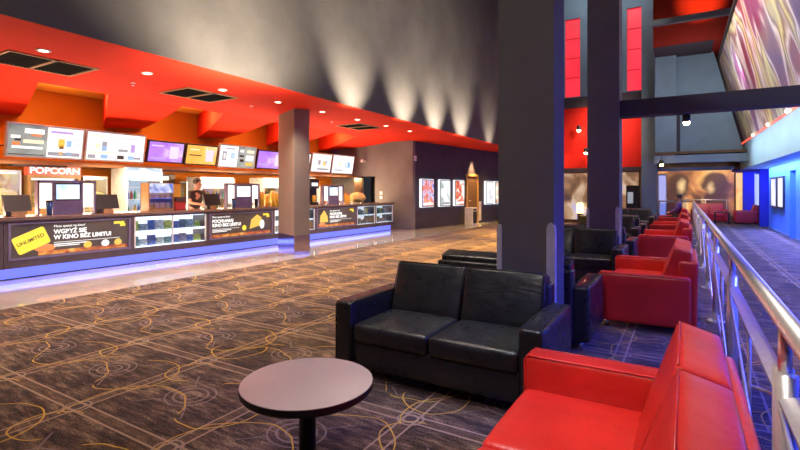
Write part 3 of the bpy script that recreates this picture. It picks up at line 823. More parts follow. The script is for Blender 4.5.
board(4.06, 5.49, 2.19, 2.89, 'wide menu screen at the far left, grey-green page beside white page', [
    (gpage, [(.40, .92, .74, .90, M['textwhite']), (.58, .86, .66, .72, orangep), (.06, .30, .56, .66, M['textwhite']), (.10, .30, .34, .44, orangep), (.16, .32, .48, .56, M['textdark']), (.38, .92, .42, .54, palep), (.10, .9, .24, .32, M['textwhite']), (.02, .95, .03, .06, M['textdark'])]),
    (wpage, [(.08, .70, .82, .90, purp), (.30, .48, .36, .64, goldp), (.34, .46, .30, .42, M['brown']), (.54, .68, .38, .60, blup), (.76, .94, .44, .50, lily), (.76, .94, .60, .66, lily), (.04, .94, .06, .18, greyp), (.34, .44, .08, .20, goldp), (.55, .7, .08, .20, blup)])], frame=silver)
board(5.52, 6.90, 2.19, 2.89, 'wide white menu screen with two pages, next to the grey-green one', [
    (wpage, [(.10, .60, .84, .88, palep), (.28, .42, .40, .60, palep), (.50, .66, .34, .68, greyp), (.52, .66, .34, .52, blup), (.05, .9, .24, .30, palep), (.05, .30, .05, .18, greyp), (.48, .72, .05, .20, blup), (.74, .92, .08, .16, lily)]),
    (wpage, [(.12, .74, .82, .88, lily), (.50, .66, .34, .64, purp), (.06, .40, .34, .44, greyp), (.04, .28, .06, .20, M['textdark']), (.42, .64, .06, .20, blup), (.64, .90, .08, .16, greyp)])], frame=silver)
board(6.96, 7.97, 2.23, 2.80, 'purple menu screen right of the wide white one', [(ppage, [(.60, .86, .18, .82, lily), (.05, .45, .10, .22, purp), (.06, .40, .78, .84, lily)])])
board(8.02, 9.03, 2.22, 2.80, 'amber menu screen between the purple and white ones', [(opage, [(.08, .48, .44, .50, M['textdark']), (.64, .90, .16, .80, lily), (.1, .4, .74, .80, palep)])])
board(9.08, 10.46, 2.19, 2.88, 'half white, half grey menu screen left of the column', [
    (wpage, [(.3, .8, .84, .89, greyp), (.14, .36, .30, .72, greyp), (.20, .32, .36, .64, wpage), (.62, .82, .42, .66, blup), (.66, .78, .48, .60, wpage), (.1, .9, .10, .16, lily)]),
    (gpage, [(.10, .30, .74, .86, M['textwhite']), (.50, .92, .72, .86, palep), (.08, .34, .50, .60, M['textdark']), (.12, .36, .26, .40, M['textdark']), (.46, .90, .34, .60, M['textwhite']), (.46, .90, .1, .24, goldp)])], frame=silver)
board(10.52, 11.75, 2.21, 2.82, 'purple menu screen just left of the column', [(ppage, [(.62, .90, .15, .82, lily), (.06, .42, .14, .26, purp)])])
board(11.82, 13.0, 2.21, 2.86, 'white menu screen mostly hidden behind the column', [(wpage, [(.1, .6, .8, .88, lily), (.4, .6, .3, .6, blup)])])
board(13.06, 14.18, 2.19, 2.90, 'white menu screen just right of the column', [(wpage, [(.30, .44, .40, .66, greyp), (.56, .74, .36, .62, goldp), (.60, .80, .46, .66, blup), (.30, .90, .10, .20, greyp), (.2, .8, .84, .88, lily)])], frame=silver)
board(14.24, 15.60, 2.17, 2.92, 'white menu screen at the right end near the grey wall', [(wpage, [(.26, .42, .40, .60, palep), (.60, .84, .34, .66, blup), (.64, .70, .38, .62, wpage), (.10, .50, .14, .20, greyp), (.3, .7, .82, .87, lily)])], frame=silver)
lg = obj('wall_ledge', boxes((-12.99, -11.72, 3.0, 15.9, 2.06, 2.15)), M['ledge']); lg['kind'] = 'structure'; lg.name = 'trim_ledge'
for y, l, w in ((4.75, 1.0, 'under the wide left screen'), (7.9, .7, 'under the amber screen'), (10.2, .8, 'left of the column')):
    tag(obj('cable_tray', rounded(-.15, .15, -l / 2, l / 2, 0, .04, .01), M['beam'], None, False, (-11.9, y, 2.02)), 'dark cable box hanging from the orange ledge %s' % w, 'cable box', 'dark boxes under the ledge')
# ------------------------------------------------------------------ back counter
bc = thing('back_counter', 'low brown back counter along the orange wall', 'counter', (-12.65, 0, 0))
obj('body', box(-.34, .3, 3.0, 14.4, 0, .88), M['tan'], bc); obj('top', box(-.34, .34, 3.0, 14.4, .88, .93), M['worktop'], bc)
# ------------------------------------------------------------------ tills
Wk = 1.06
def till_monitor(y, label, w=.40):
    t = thing('till_monitor', label, 'till', (-10.12, y, Wk), 0, 'till monitors on the counter')
    obj('stand', hull8([(-.10, -.10, 0), (.08, -.10, 0), (.08, .10, 0), (-.10, .10, 0), (-.04, -.06, .14), (.02, -.06, .14), (.02, .06, .14), (-.04, .06, .14)]), M['tan'], t)
    sc = obj('monitor', hull8([(-.02, -w / 2, .10), (.05, -w / 2, .08), (.05, w / 2, .08), (-.02, w / 2, .10), (-.10, -w / 2, .37), (-.04, -w / 2, .37), (-.04, w / 2, .37), (-.10, w / 2, .37)]), M['black'], t)
    obj('screen', hull8([(-.034, -w / 2 + .02, .12), (-.026, -w / 2 + .02, .12), (-.026, w / 2 - .02, .12), (-.034, w / 2 - .02, .12), (-.106, -w / 2 + .02, .355), (-.1, -w / 2 + .02, .355), (-.1, w / 2 - .02, .355), (-.106, w / 2 - .02, .355)]), M['whiteglow'], sc)
    obj('receipt_printer', rounded(-.06, .07, -.19, -.11, 0, .09, .01), M['darkgrey'], t)
    return t
till_monitor(3.72, 'black till monitor seen from behind at the far left of the counter')
till_monitor(5.24, 'black till monitor between the blue-screened stand and the drinks fridge', .44)
till_monitor(7.75, 'black till monitor in front of the attendant', .46)
def till_stand(y0, y1, label, pic, wings):
    t = thing('till_stand', label, 'till stand', (-10.1, y0, Wk), 0, 'framed till stands on the counter')
    W = y1 - y0; n = .24 * W
    obj('frame', boxes((-.12, 0, 0, .03, 0, .62), (-.12, 0, W - .03, W, 0, .62), (-.12, 0, 0, W, .60, .64), (-.12, 0, n, n + .04, 0, .60), (-.12, 0, W - n - .04, W - n, 0, .60)), M['violet'], t)
    obj('lower_panel', box(-.12, 0, n + .04, W - n - .04, 0, .26), M['violet'], t)
    d = obj('display', box(-.10, -.01, n + .05, W - n - .05, .26, .59), M['black'], t)
    obj('display_picture', box(-.012, -.005, n + .06, W - n - .06, .285, .565), pic, d)
    for i, a in enumerate((.035, W - n + .005)):
        if wings[i]: obj('side_light_panel', box(-.08, -.04, a, a + n - .04, .12, .585), M['warmglow'], t)
    return t
bluep = picture('pale_blue_screen_picture', [(.3, (.20, .50, .95)), (.5, (.60, .80, 1)), (.7, (.95, .95, 1))], (1, 2, 2), 1.0)
whitep = picture('white_screen_picture', [(.3, (.75, .82, .95)), (.6, (1, 1, 1))], (1, 2, 2), 1.0)
till_stand(4.02, 5.02, 'violet framed stand with a pale blue screen, left part of the counter', bluep, (1, 1))
till_stand(8.19, 9.28, 'violet framed stand with a white screen, just left of the column', whitep, (1, 1))
till_stand(12.0, 13.05, 'violet framed stand with a bluish screen, right of the column', bluep, (1, 1))
M['cupblue'] = plain('dark_blue_paper_cup', (.02, .10, .32), .4); M['cupred'] = plain('red_paper_cup', (.55, .05, .03), .45); M['cupyellow'] = plain('yellow_paper_tub', (.85, .52, .05), .5)
M['popcorn'] = plain('pale_popcorn', (.85, .62, .24), .8, 0, .3, 40, .4)
def cup(x, y, z, mat, label, group, r=.045, h=.17):
    t = thing('paper_cup', label, 'cup', (x, y, z), 0, group)
    obj('cup_body', lathe([(r * .72, 0), (r, h)], 18), mat, t, True); obj('cup_lid', lathe([(r * 1.06, h), (r * 1.06, h + .012), (r * .8, h + .03)], 18), M['black'], t, True)
    return t
cup(-10.02, 4.17, Wk, M['cupblue'], 'dark blue drink cup in front of the left stand', 'drink cups', .055, .24)
cup(-10.02, 8.33, Wk, M['cupblue'], 'dark blue drink cup by the white-screened stand, its left wing', 'drink cups', .055, .22)
cup(-10.02, 9.08, Wk, M['black'], 'black drink cup by the white-screened stand, its right wing', 'drink cups', .05, .20)
# ------------------------------------------------------------------ popcorn machine
pm = thing('popcorn_machine', 'popcorn machine with a red POPCORN sign against the orange wall', 'popcorn machine', (-12.62, 4.72, .93))
obj('cabinet', boxes((-.3, .3, 0, 1.06, 0, .22), (-.3, .3, 0, .06, .22, .86), (-.3, .3, 1.0, 1.06, .22, .86), (-.3, .3, 0, 1.06, .86, .92), (-.3, -.26, .06, 1.0, .22, .86)), M['tan'], pm)
obj('glass_front', box(.28, .29, .06, 1.0, .22, .86), M['glass'], pm)
heap = rounded(-.25, .25, .07, .99, .22, .48, .09, (0, 0, .06), 8)
for v in heap.verts: v.co += Vector((random.uniform(-.012, .012), random.uniform(-.012, .012), random.uniform(-.02, .02)))
obj('popcorn_heap', heap, M['popcorn'], pm)
obj('lamp_panel', box(-.2, .2, .1, .96, .82, .86), M['warmglow'], pm)
redsign = glow('red_sign_face', (.85, .09, .03), .9)
sg = obj('sign_box', box(.10, .31, .0, 1.06, .92, 1.14), redsign, pm)
lettering('lettering', 'POPCORN', .19, M['textwhite'], sg, (.313, .53, .965), FACE, align='CENTER', bold=.006, xs=1.12)
# ------------------------------------------------------------------ fridges
def fridge(y0, y1, x, h, label, headmat, inside):
    t = thing('drinks_fridge', label, 'fridge', (x, y0, 0), 0, 'fridges at the back wall'); W = y1 - y0
    obj('body', boxes((-.35, .3, 0, .05, 0, h), (-.35, .3, W - .05, W, 0, h), (-.35, .3, .05, W - .05, 0, .3), (-.35, .3, .05, W - .05, h - .33, h), (-.35, -.3, .05, W - .05, .3, h - .33)), M['white'], t)
    hd = bmesh.new(); n = 10
    prof = [(.30 + .06 * math.sin(PI * k / n), h - .33 + .33 * k / n) for k in range(n + 1)]
    obj('header_light', prism([(q[0], .02, q[1]) for q in prof] + [(.28, .02, h), (.28, .02, h - .33)], (0, W - .04, 0)), headmat, t); hd.free()
    obj('back_light', box(-.3, -.28, .05, W - .05, .3, h - .33), inside, t)
    for z in (.6, .95, 1.3, 1.6):
        if z < h - .4: obj('shelf', box(-.28, .22, .05, W - .05, z - .015, z), M['steel'], t)
    obj('glass_door', box(.285, .295, .05, W - .05, .3, h - .33), M['glass'], t)
    obj('door_handle', tubes(([(.32, W - .09, .9), (.32, W - .09, 1.4)], .012)), M['steel'], t)
    return t
headblue = picture('pale_blue_header', [(.35, (.18, .42, .60)), (.55, (.60, .82, .95)), (.7, (.95, 1, 1))], (1.5, 2, 3), .95)
headwhite = picture('cream_header', [(.35, (.90, .82, .70)), (.6, (1, .96, .90)), (.75, (.9, .5, .4))], (2, 3, 5), 1.0, .5)
amber_in = picture('amber_interior', [(.3, (.25, .08, .02)), (.55, (.85, .42, .06)), (.7, (1, .78, .30))], (3, 3, 4), .85)
fridge(6.46, 7.40, -12.62 + .68, 2.08, 'tall white drinks fridge with a pale blue lit header', headblue, M['coolglow'])
fridge(8.55, 9.68, -12.66 + .72, 1.90, 'fridge with a cream lit header behind the attendant', headwhite, amber_in)
fridge(10.85, 11.6, -12.66 + .72, 1.93, 'fridge with a white lit header left of the column', M['warmglow'], amber_in)
BC = [plain('bottle_colour', c, .25) for c in ((.35, .04, .03), (.75, .45, .05), (.05, .25, .08), (.08, .12, .35), (.6, .6, .62))]
for fy, W, lab, n in ((6.46, .94, 'in the tall drinks fridge', 8), (8.55, 1.13, 'in the fridge behind the attendant', 9), (10.85, .75, 'in the white-headed fridge', 6)):
    for z, sn in ((1.30, 'upper'), (.95, 'lower')):
        for k in range(n):
            fx = -12.62 + .68 if fy < 7 else -12.66 + .72
            o = obj('drink_bottle', lathe([(.032, 0), (.034, .01), (.034, .13), (.014, .18), (.014, .215)], 12), BC[(k * 2 + int(z * 3)) % 5], None, True, (fx + .12, fy + .10 + (W - .2) * (k + .5) / n, z))
            tag(o, 'drink bottle on the %s shelf %s' % (sn, lab), 'bottle', 'bottles on the %s shelf %s' % (sn, lab))
for y0, y1, zt, lab in ((4.10, 4.62, 1.95, 'amber lit popcorn warmer at the far left, beside the popcorn machine'), (5.86, 6.42, 1.86, 'amber lit popcorn warmer between popcorn machine and tall drinks fridge'), (11.72, 12.75, 1.84, 'wide amber lit popcorn warmer beside the column')):
    t = thing('popcorn_warmer', lab, 'popcorn warmer', (-12.62, y0, .93), 0, 'popcorn warmers on the back counter'); W = y1 - y0; h = zt - .93
    obj('frame', boxes((-.25, .25, 0, W, 0, .06), (-.25, .25, 0, W, h - .05, h), (-.25, .25, 0, .03, .06, h - .05), (-.25, .25, W - .03, W, .06, h - .05)), M['steel'], t)
    obj('amber_back', box(-.25, -.22, .03, W - .03, .06, h - .05), amber_in, t)
    hp = rounded(-.2, .22, .04, W - .04, .06, .06 + h * .5, .06, (0, 0, .05), 6)
    for v in hp.verts: v.co += Vector((random.uniform(-.012, .012), random.uniform(-.012, .012), random.uniform(-.02, .02)))
    obj('popcorn_heap', hp, M['popcorn'], t); obj('lamp_strip', box(-.15, .15, .06, W - .06, h - .075, h - .05), M['warmglow'], t); obj('glass_front', box(.24, .25, .03, W - .03, .06, h - .05), M['glass'], t)
# ------------------------------------------------------------------ hot snack case
hc = thing('snack_warmer', 'glass snack warmer with a blue header picture on the counter', 'snack warmer', (-10.12, 6.08, Wk))
obj('frame', boxes((-.25, .06, 0, .6, 0, .05), (-.25, .06, 0, .6, .58, .62), (-.25, -.22, 0, .6, .05, .58), (-.25, .06, 0, .03, .05, .58), (-.25, .06, .57, .6, .05, .58)), M['tan'], hc)
obj('header_picture', box(.06, .066, .02, .58, .40, .61), picture('blue_white_header', [(.35, (.08, .13, .55)), (.5, (.55, .6, .85)), (.65, (1, .95, .9))], (2, 5, 5), .9, .6), hc)
obj('shelf', box(-.22, .05, .03, .57, .27, .285), M['steel'], hc); obj('glass_front', box(.05, .056, .03, .57, .05, .40), M['glass'], hc); obj('warm_lamp', box(-.2, .0, .05, .55, .555, .58), M['warmglow'], hc)
M['nacho'] = plain('golden_nachos', (.75, .42, .12), .7, 0, .35, 30)
for k in range(4):
    o = obj('nacho_tray', rounded(-.07, .07, -.06, .06, 0, .09, .02, (0, 0, .02), 3), M['nacho'], None, True, (-10.2, 6.18 + .135 * k, Wk + .285)); tag(o, 'tray of golden nachos on the warmer shelf', 'snack tray', 'nacho trays on the warmer shelf')
    o = obj('nacho_tray', rounded(-.07, .07, -.06, .06, 0, .12, .02, (0, 0, .02), 3), M['nacho'], None, True, (-10.2, 6.18 + .135 * k, Wk + .05)); tag(o, 'tray of golden nachos at the bottom of the warmer', 'snack tray', 'nacho trays at the bottom of the warmer')
cd = thing('cup_dispenser', 'orange cup and straw dispenser between snack warmer and attendant', 'dispenser', (-10.14, 6.72, Wk))
obj('body', rounded(-.12, .08, 0, .26, 0, .20, .02), M['cupred'], cd); obj('tray', box(-.12, .10, .01, .25, .20, .30), M['brown'], cd); obj('back_board', box(-.12, -.10, 0, .26, .2, .60), M['cupyellow'], cd)
gs = thing('glass_screen', 'upright glass screen edge beside the attendant', 'screen', (-10.1, 7.02, Wk)); obj('pane', box(-.25, .02, 0, .012, 0, .66), M['glass'], gs); obj('lit_edge', box(.02, .035, -.004, .016, 0, .66), M['warmglow'], gs)
# popcorn boxes by the column
for k, (dy, h) in enumerate(((0, .48), (.22, .40), (.44, .52), (.62, .44))):
    t = thing('popcorn_tub', 'yellow popcorn tub beside the column, %s of four' % ('leftmost', 'second from left', 'third from left', 'rightmost')[k], 'popcorn tub', (-10.12, 9.36 + dy, Wk), 0, 'popcorn tubs by the column')
    obj('tub', lathe([(.065, 0), (.09, h * .75)], 20), M['cupyellow'], t, True); obj('popcorn_top', blob(.088, (0, 0, h * .75), (1, 1, .7), 2), M['popcorn'], t, True)
# signs on the wall
so = thing('sign_box', 'small orange lit sign on the back wall left of the white fridge header', 'sign', (-12.97, 10.2, 1.62)); obj('box', box(0, .1, 0, .58, 0, .30), orangep, so); obj('sign_print', boxes((.1, .105, .25, .33, .05, .25), (.1, .105, .40, .44, .08, .25)), M['textdark'], so)
ca = thing('cabinet', 'dark wall cabinet with a cream strip between drinks fridge and fridge', 'cabinet', (-12.98, 7.45, 1.55)); obj('body', box(0, .3, 0, 1.0, 0, .42), M['brown'], ca); obj('cream_strip', box(.3, .31, .1, .8, .26, .36), M['warmglow'], ca)
# ------------------------------------------------------------------ right of the column
cm = thing('coffee_machine', 'black coffee machine just right of the column', 'coffee machine', (-10.15, 11.4, Wk))
obj('body', boxes((-.22, .0, 0, .4, 0, .08), (-.22, -.08, 0, .4, .08, .55), (-.22, .02, 0, .4, .52, .82)), M['black'], cm); obj('panel', box(.02, .026, .06, .34, .60, .70), M['whiteglow'], cm); obj('jug', lathe([(.05, .08), (.07, .2), (.05, .3)], 16), M['cupyellow'], cm, True, (-.02, .2, 0))
dm = thing('popcorn_kettle', 'steel domed kettle cabinet behind the right stand', 'popcorn kettle', (-12.5, 14.0, .93))
obj('cabinet', box(-.3, .25, -.35, .35, 0, .75), M['steel'], dm); obj('dome', lathe([(.34, .75), (.33, .95), (.24, 1.08), (.08, 1.14)], 24), M['white'], dm, True)
for k in range(3):
    t = thing('sauce_bottle', 'yellow sauce bottle right of the right stand, %s' % ('nearest to it', 'middle one', 'nearest to the popcorn bowl')[k], 'bottle', (-10.08, 13.12 + .11 * k, Wk), 0, 'sauce bottles')
    obj('bottle_body', lathe([(.035, 0), (.04, .02), (.04, .30 - .04 * k), (.02, .36 - .04 * k)], 14), M['cupyellow'], t, True); obj('nozzle', lathe([(.018, .36 - .04 * k), (.006, .44 - .04 * k)], 10), M['cupred'], t, True)
pb = thing('popcorn_bowl', 'clear bowl heaped with popcorn at the counter end', 'bowl', (-10.1, 13.85, Wk))
obj('bowl', lathe([(.15, 0), (.30, .12), (.32, .2)], 28), M['glass'], pb, True)
ph = blob(.31, (0, 0, .17), (1, 1, .72), 4)
for v in ph.verts:
    v.co += Vector((random.uniform(-.02, .02), random.uniform(-.02, .02), random.uniform(-.02, .02)))
    v.co.z = max(v.co.z, .02)
    k = min(1, .52 + v.co.z * 3.0); v.co.x *= k; v.co.y *= k
obj('popcorn', ph, M['popcorn'], pb)
# things on the end wall
dr = struct('door_1', box(-11.40, -11.36, 15.4, 15.94, 0.01, 2.08), M['brown'])
cv = thing('security_camera', 'small white security camera on the grey end wall', 'camera', (-11.2, 15.95, 2.72)); obj('bracket', tubes(([(0, 0, 0), (0, -.12, 0)], .02)), M['white'], cv); obj('camera_body', rounded(-.06, .06, -.30, -.08, -.06, .05, .02), M['white'], cv)
for z, w in ((1.42, 'upper'), (1.24, 'lower')):
    t = thing('light_switch', '%s white switch plate on the grey end wall by the doorway' % w, 'switch', (-10.45, 15.95, z), 0, 'switch plates'); obj('plate', box(-.06, .06, -.015, 0, -.06, .06), M['white'], t); obj('rocker', box(-.025, .025, -.024, -.015, -.035, .035), M['white'], t)

# ------------------------------------------------------------------ poster wall
def pframe(q): return (PANG)
posters = [
 (.57, 1.41, 'lit poster of blue and red comic scenes, left of the three by the door', [(.3, (.12, .10, .50)), (.45, (.75, .70, .95)), (.55, (.80, .12, .08)), (.7, (.95, .75, .55))]),
 (1.89, 2.66, 'pale grey-green lit poster, middle of the three left of the door', [(.35, (.35, .45, .40)), (.5, (.85, .90, .92)), (.7, (1, 1, 1))]),
 (3.07, 3.84, 'red and white lit poster beside the door', [(.35, (.60, .04, .02)), (.48, (.90, .25, .15)), (.56, (1, .92, .9)), (.75, (1, 1, 1))]),
 (5.91, 6.60, 'white lit poster just right of the door', [(.3, (.55, .55, .6)), (.5, (.95, .95, 1)), (.7, (1, 1, 1))]),
 (6.86, 7.60, 'second lit poster right of the door, mostly behind the pillar', [(.3, (.5, .2, .1)), (.5, (.95, .8, .6)), (.7, (1, 1, 1))])]
for i, (s0, s1, lab, st) in enumerate(posters):
    t = thing('poster_light_box', lab, 'lit poster', on_poster_wall(s0, .0, .87), PANG, 'lit posters on the charcoal wall'); w = s1 - s0
    obj('housing', box(0, w, -.12, 0, 0, 1.09), M['darkgrey'], t)
    obj('edge_light', boxes((-.015, 0, -.10, -.01, -.01, 1.10), (w, w + .015, -.10, -.01, -.01, 1.10), (0, w, -.10, -.01, 1.09, 1.105), (0, w, -.10, -.01, -.015, 0)), M['whiteglow'], t)
    p = obj('poster', box(.03, w - .03, -.135, -.12, .03, 1.06), picture('poster_print', st, (3, 3, 3), .85, .8, 3, loc=(i * 7.3, 0, 0)), t)
    if i < 3: obj('title_strip', box(.08, w - .08, -.138, -.135, .08, .16), M['textwhite'] if i != 1 else greyp, p)
dt = struct('door_2', prism([on_poster_wall(4.25, .0), on_poster_wall(5.15, .0), on_poster_wall(5.15, .04), on_poster_wall(4.25, .04)], (0, 0, 2.18)), M['brown'])
fr = obj('door_frame', bmesh.new(), M['tan'], dt)
bm = bmesh.new()
for a, b_, z0, z1 in ((4.15, 4.25, 0, 2.28), (5.15, 5.25, 0, 2.28), (4.25, 5.15, 2.18, 2.28)):
    q = [on_poster_wall(a), on_poster_wall(b_), on_poster_wall(b_, .07), on_poster_wall(a, .07)]
    pb_ = prism([(p_[0], p_[1], z0) for p_ in q], (0, 0, z1 - z0)); me_ = bpy.data.meshes.new('tmp'); pb_.to_mesh(me_); pb_.free(); bm.from_mesh(me_); bpy.data.meshes.remove(me_)
bm.to_mesh(fr.data); bm.free()
hx = on_poster_wall(4.36, .05, 1.05); obj('door_handle', tubes(([hx, on_poster_wall(4.36, .09, 1.05), on_poster_wall(4.48, .09, 1.05)], .012)), M['steel'], dt)
al = thing('alarm_unit', 'small cream alarm box high on the charcoal wall corner', 'alarm', on_poster_wall(.16, 0, 2.67), PANG); obj('case', rounded(0, .14, -.06, 0, 0, .20, .015), M['white'], al); obj('sensor_window', box(.03, .11, -.066, -.06, .05, .12), M['cream'], al)
bn = thing('litter_bin', 'white framed litter bin left of the brown door', 'bin', on_poster_wall(3.62, .45, 0), PANG)
obj('body', rounded(0, .45, -.2, .2, 0, .78, .03, n=3), M['white'], bn); obj('front_panel', box(.06, .39, -.21, -.2, .08, .60), M['black'], bn); obj('opening', box(.08, .37, -.205, -.2, .64, .72), M['black'], bn)
sn = thing('notice_panel', 'narrow cream notice panel between the brown door and the white poster', 'notice', on_poster_wall(5.36, 0, .1), PANG); obj('board', box(0, .22, -.03, 0, 0, .9), M['cream'], sn); obj('notice_sheet', box(.02, .20, -.035, -.03, 1.05, 1.3), orangep, sn)
bpy.data.objects.remove([c for c in sn.children if c.name.startswith('notice_sheet')][0])
# ------------------------------------------------------------------ far hall
def mural(name, label, x0, x1, y, z0, z1, stops, cat, sc=(1.2, 1, 1.1), seed=0, strength=.8, diffuse=False):
    t = thing(name, label, cat, (x0, y, z0))
    obj('panel', box(0, x1 - x0, 0, .05, 0, z1 - z0), picture('sepia_print', stops, sc, strength, .7, 3, loc=(seed, 0, seed * 2), diffuse=diffuse), t)
    obj('border', boxes((-.04, 0, -.02, .05, 0, z1 - z0), (x1 - x0, x1 - x0 + .04, -.02, .05, 0, z1 - z0), (-.04, x1 - x0 + .04, -.02, .05, z1 - z0, z1 - z0 + .04)), M['brown'], t)
    return t
sepia = [(.28, (.035, .012, .008)), (.44, (.22, .07, .03)), (.55, (.60, .22, .06)), (.66, (.90, .45, .13)), (.78, (1, .75, .38))]
mu = mural('wall_picture', 'large sepia orange wall picture behind the raspberry sofa', -1.6, 2.15, 29.5, .25, 2.62, sepia, 'picture', (.9, 1, .8), 3.3, .85)
# soft dark and pale masses inside the print, nobody in particular
pm_ = [q_ for q_ in mu.children if q_.name.startswith('panel')][0].data.materials[0]; nt = pm_.node_tree; bs = nt.nodes['Principled BSDF']
base_c = bs.inputs['Emission Color'].links[0].from_socket
tc = nt.nodes.new('ShaderNodeTexCoord'); sp = nt.nodes.new('ShaderNodeSeparateXYZ'); nt.links.new(tc.outputs['Object'], sp.inputs[0])
wob = noise(nt, tc.outputs['Object'], 2.4, 4) - .5
U = V(nt, sp.outputs[0]) + wob * .35; W_ = V(nt, sp.outputs[2]) + wob * .3
def soft(cx, cz, rx, rz, e=.35):
    a = (U - cx) / rx; c = (W_ - cz) / rz
    return ((a * a + c * c).sqrt() * -1 + 1).step(0, e)
dark = soft(1.3, 1.55, .60, .75).max(soft(.95, .6, .7, 1.0)).max(soft(2.95, 1.65, .72, .7)).max(soft(2.95, .55, .8, .9))
pale = soft(1.44, 1.5, .30, .52, .9).max(soft(2.76, 1.42, .25, .42, .9) * .85).max(soft(1.65, .5, .20, .6, .8) * .8).max(soft(2.4, .5, .14, .6, .8) * .7)
c_ = mixc(nt, dark * .95, base_c, (.06, .018, .012)); c_ = mixc(nt, pale * .9, c_, (1, .66, .30))
nt.links.new(c_, bs.inputs['Emission Color'])
lp = thing('lit_wall_strip', 'orange lit wall strip right of the sepia wall picture', 'wall panel', (2.18, 28.9, 0)); obj('panel', box(0, .28, 0, .05, .3, 2.4), picture('amber_strip', [(.3, (.8, .30, .05)), (.7, (1, .68, .25))], (2, 2, 1), .9), lp)
obj('back_board', box(-.02, .30, .05, .1, 0, 2.45), M['brown'], lp)
gp = thing('glazed_screen', 'bright bluish glass strip in the blue niche', 'glass screen', (2.86, 28.05, 0)); obj('pane', box(0, .2, 0, .02, .1, 2.3), glow('bluish_lit_glass', (.45, .55, 1), .9), gp); obj('pane_frame', boxes((-.03, 0, -.01, .03, 0, 2.36), (.2, .23, -.01, .03, 0, 2.36)), M['steel'], gp)
gp2 = thing('glass_door', 'bluish lit glass door beside the slate pillar', 'glass door', (-1.02, 24.6, 0)); obj('pane', box(0, .28, 0, .02, .1, 2.2), glow('pale_violet_glass', (.42, .42, .85), .8), gp2); obj('door_frame', boxes((-.04, 0, -.02, .04, 0, 2.28), (.28, .32, -.02, .04, 0, 2.28), (0, .28, -.02, .04, 2.2, 2.28)), M['steel'], gp2)
# lit showcases under the red wall
def showcase(x0, x1, label, seed):
    t = thing('showcase', label, 'showcase', (x0, 24.1, 0), 0, 'showcases under the red wall'); W = x1 - x0
    obj('back_picture', box(0, W, .2, .25, .1, 2.40), picture('warm_showcase_print', [(.3, (.10, .04, .03)), (.45, (.50, .22, .10)), (.58, (.95, .62, .38)), (.72, (.80, .60, .85))], (1.2, 1, 1), .75, .9, 3, loc=(seed, 0, 0)), t)
    obj('frame', boxes((0, .06, -.08, .2, 0, 2.42), (W - .06, W, -.08, .2, 0, 2.42), (.06, W - .06, -.08, .2, 2.36, 2.42), (.06, W - .06, -.08, .2, 0, .12)), M['brown'], t)
    obj('glass_front', box(.06, W - .06, -.06, -.05, .12, 2.36), M['glass'], t)
    return t
showcase(-5.2, -3.9, 'warm lit showcase under the red wall, left of the second pillar', 1.0)
showcase(-2.72, -1.74, 'warm lit showcase under the red wall, right of the second pillar', 5.0)
fl = thing('glowing_lantern', 'bright amber lantern on the floor of the left showcase area', 'lantern', (-4.25, 23.6, 0)); obj('shade', lathe([(.14, .45), (.17, .5), (.15, .9), (.1, .95)], 16), glow('amber_shade', (1, .72, .30), 2.5), fl, True); obj('base', lathe([(.12, 0), (.12, .45)], 16), M['brown'], fl)
st = thing('vending_machine', 'black and white snack machine by the slate pillar, under the red wall', 'vending machine', (-2.0, 23.55, 0)); obj('body', box(-.26, .26, -.1, .3, 0, 1.75), M['black'], st); obj('lit_panel', box(-.2, .02, -.11, -.1, .95, 1.45), greyp, st); obj('tray', box(-.2, .2, -.11, -.1, .3, .45), M['darkgrey'], st)
# lamps
def lamp(x, y, z, label, drop=0, r=.05, mat=None, name='spot_lamp', grp=None):
    t = thing(name, label, 'lamp', (x, y, z), 0, grp)
    if drop: obj('stem', tubes(([(0, 0, 0), (0, 0, drop)], .012)), M['black'], t)
    obj('lamp_housing', lathe([(r * 1.25, .0), (r * 1.25, r * 2.2), (r * .5, r * 2.6)], 16), M['black'], t, True)
    obj('lamp_bulb', blob(r, (0, 0, -.01)), mat or M['star'], t, True)
    return t
RW = 'bright lamps before the red wall'
for (x, z, lab) in ((-4.30, 4.38, 'starry bright lamp high on the red wall left of the second pillar'), (-3.98, 3.30, 'starry bright lamp touching the second pillar edge, before the red wall'), (-5.15, 3.12, 'starry bright lamp low beside the near pillar edge, before the red wall')):
    t = lamp(x, 23.6, z, lab, 0, .085, None, 'wall_lamp', RW); obj('arm', tubes(([(0, .05, .05), (0, .5, .05)], .015)), M['black'], t)
lamp(.02, 9.15, 2.64, 'bright spotlight hanging under the long dark beam', .14, .05, None, 'spot_lamp', 'bright spotlights')
lamp(-.80, 21.6, 2.56, 'bright star-like lamp beside the slate pillar, under the far ceiling', .44, .07, None, 'spot_lamp', 'bright spotlights')
for x, y, z, lab in ((-.42, 23.4, 2.92, 'small amber downlight in the far ceiling, nearest the slate pillar'), (-.1, 26.5, 3.0, 'small amber downlight in the far ceiling, above the sepia picture left part'), (.35, 26.5, 3.0, 'small amber downlight in the far ceiling, above the middle of the sepia picture'), (1.3, 23.0, 2.92, 'small amber downlight in the far ceiling, nearest the pale blue bulkhead'), (.25, 23.2, 2.92, 'small amber downlight in the dark bay of the far ceiling')):
    t = thing('downlight', lab, 'ceiling light', (x, y, z), 0, 'far ceiling downlights'); obj('trim_ring', tubes(([(0, 0, -.015), (0, 0, 0)], .08)), M['white'], t); obj('lamp_lens', tubes(([(0, 0, -.03), (0, 0, -.015)], .05)), M['lamp'], t)
t = thing('downlight', 'tiny star-like downlight in the dark red upper ceiling', 'ceiling light', (.55, 22.0, 7.08)); obj('trim_ring', tubes(([(0, 0, -.015), (0, 0, 0)], .08)), M['white'], t); obj('lamp_lens', tubes(([(0, 0, -.03), (0, 0, -.015)], .05)), M['lamp'], t)
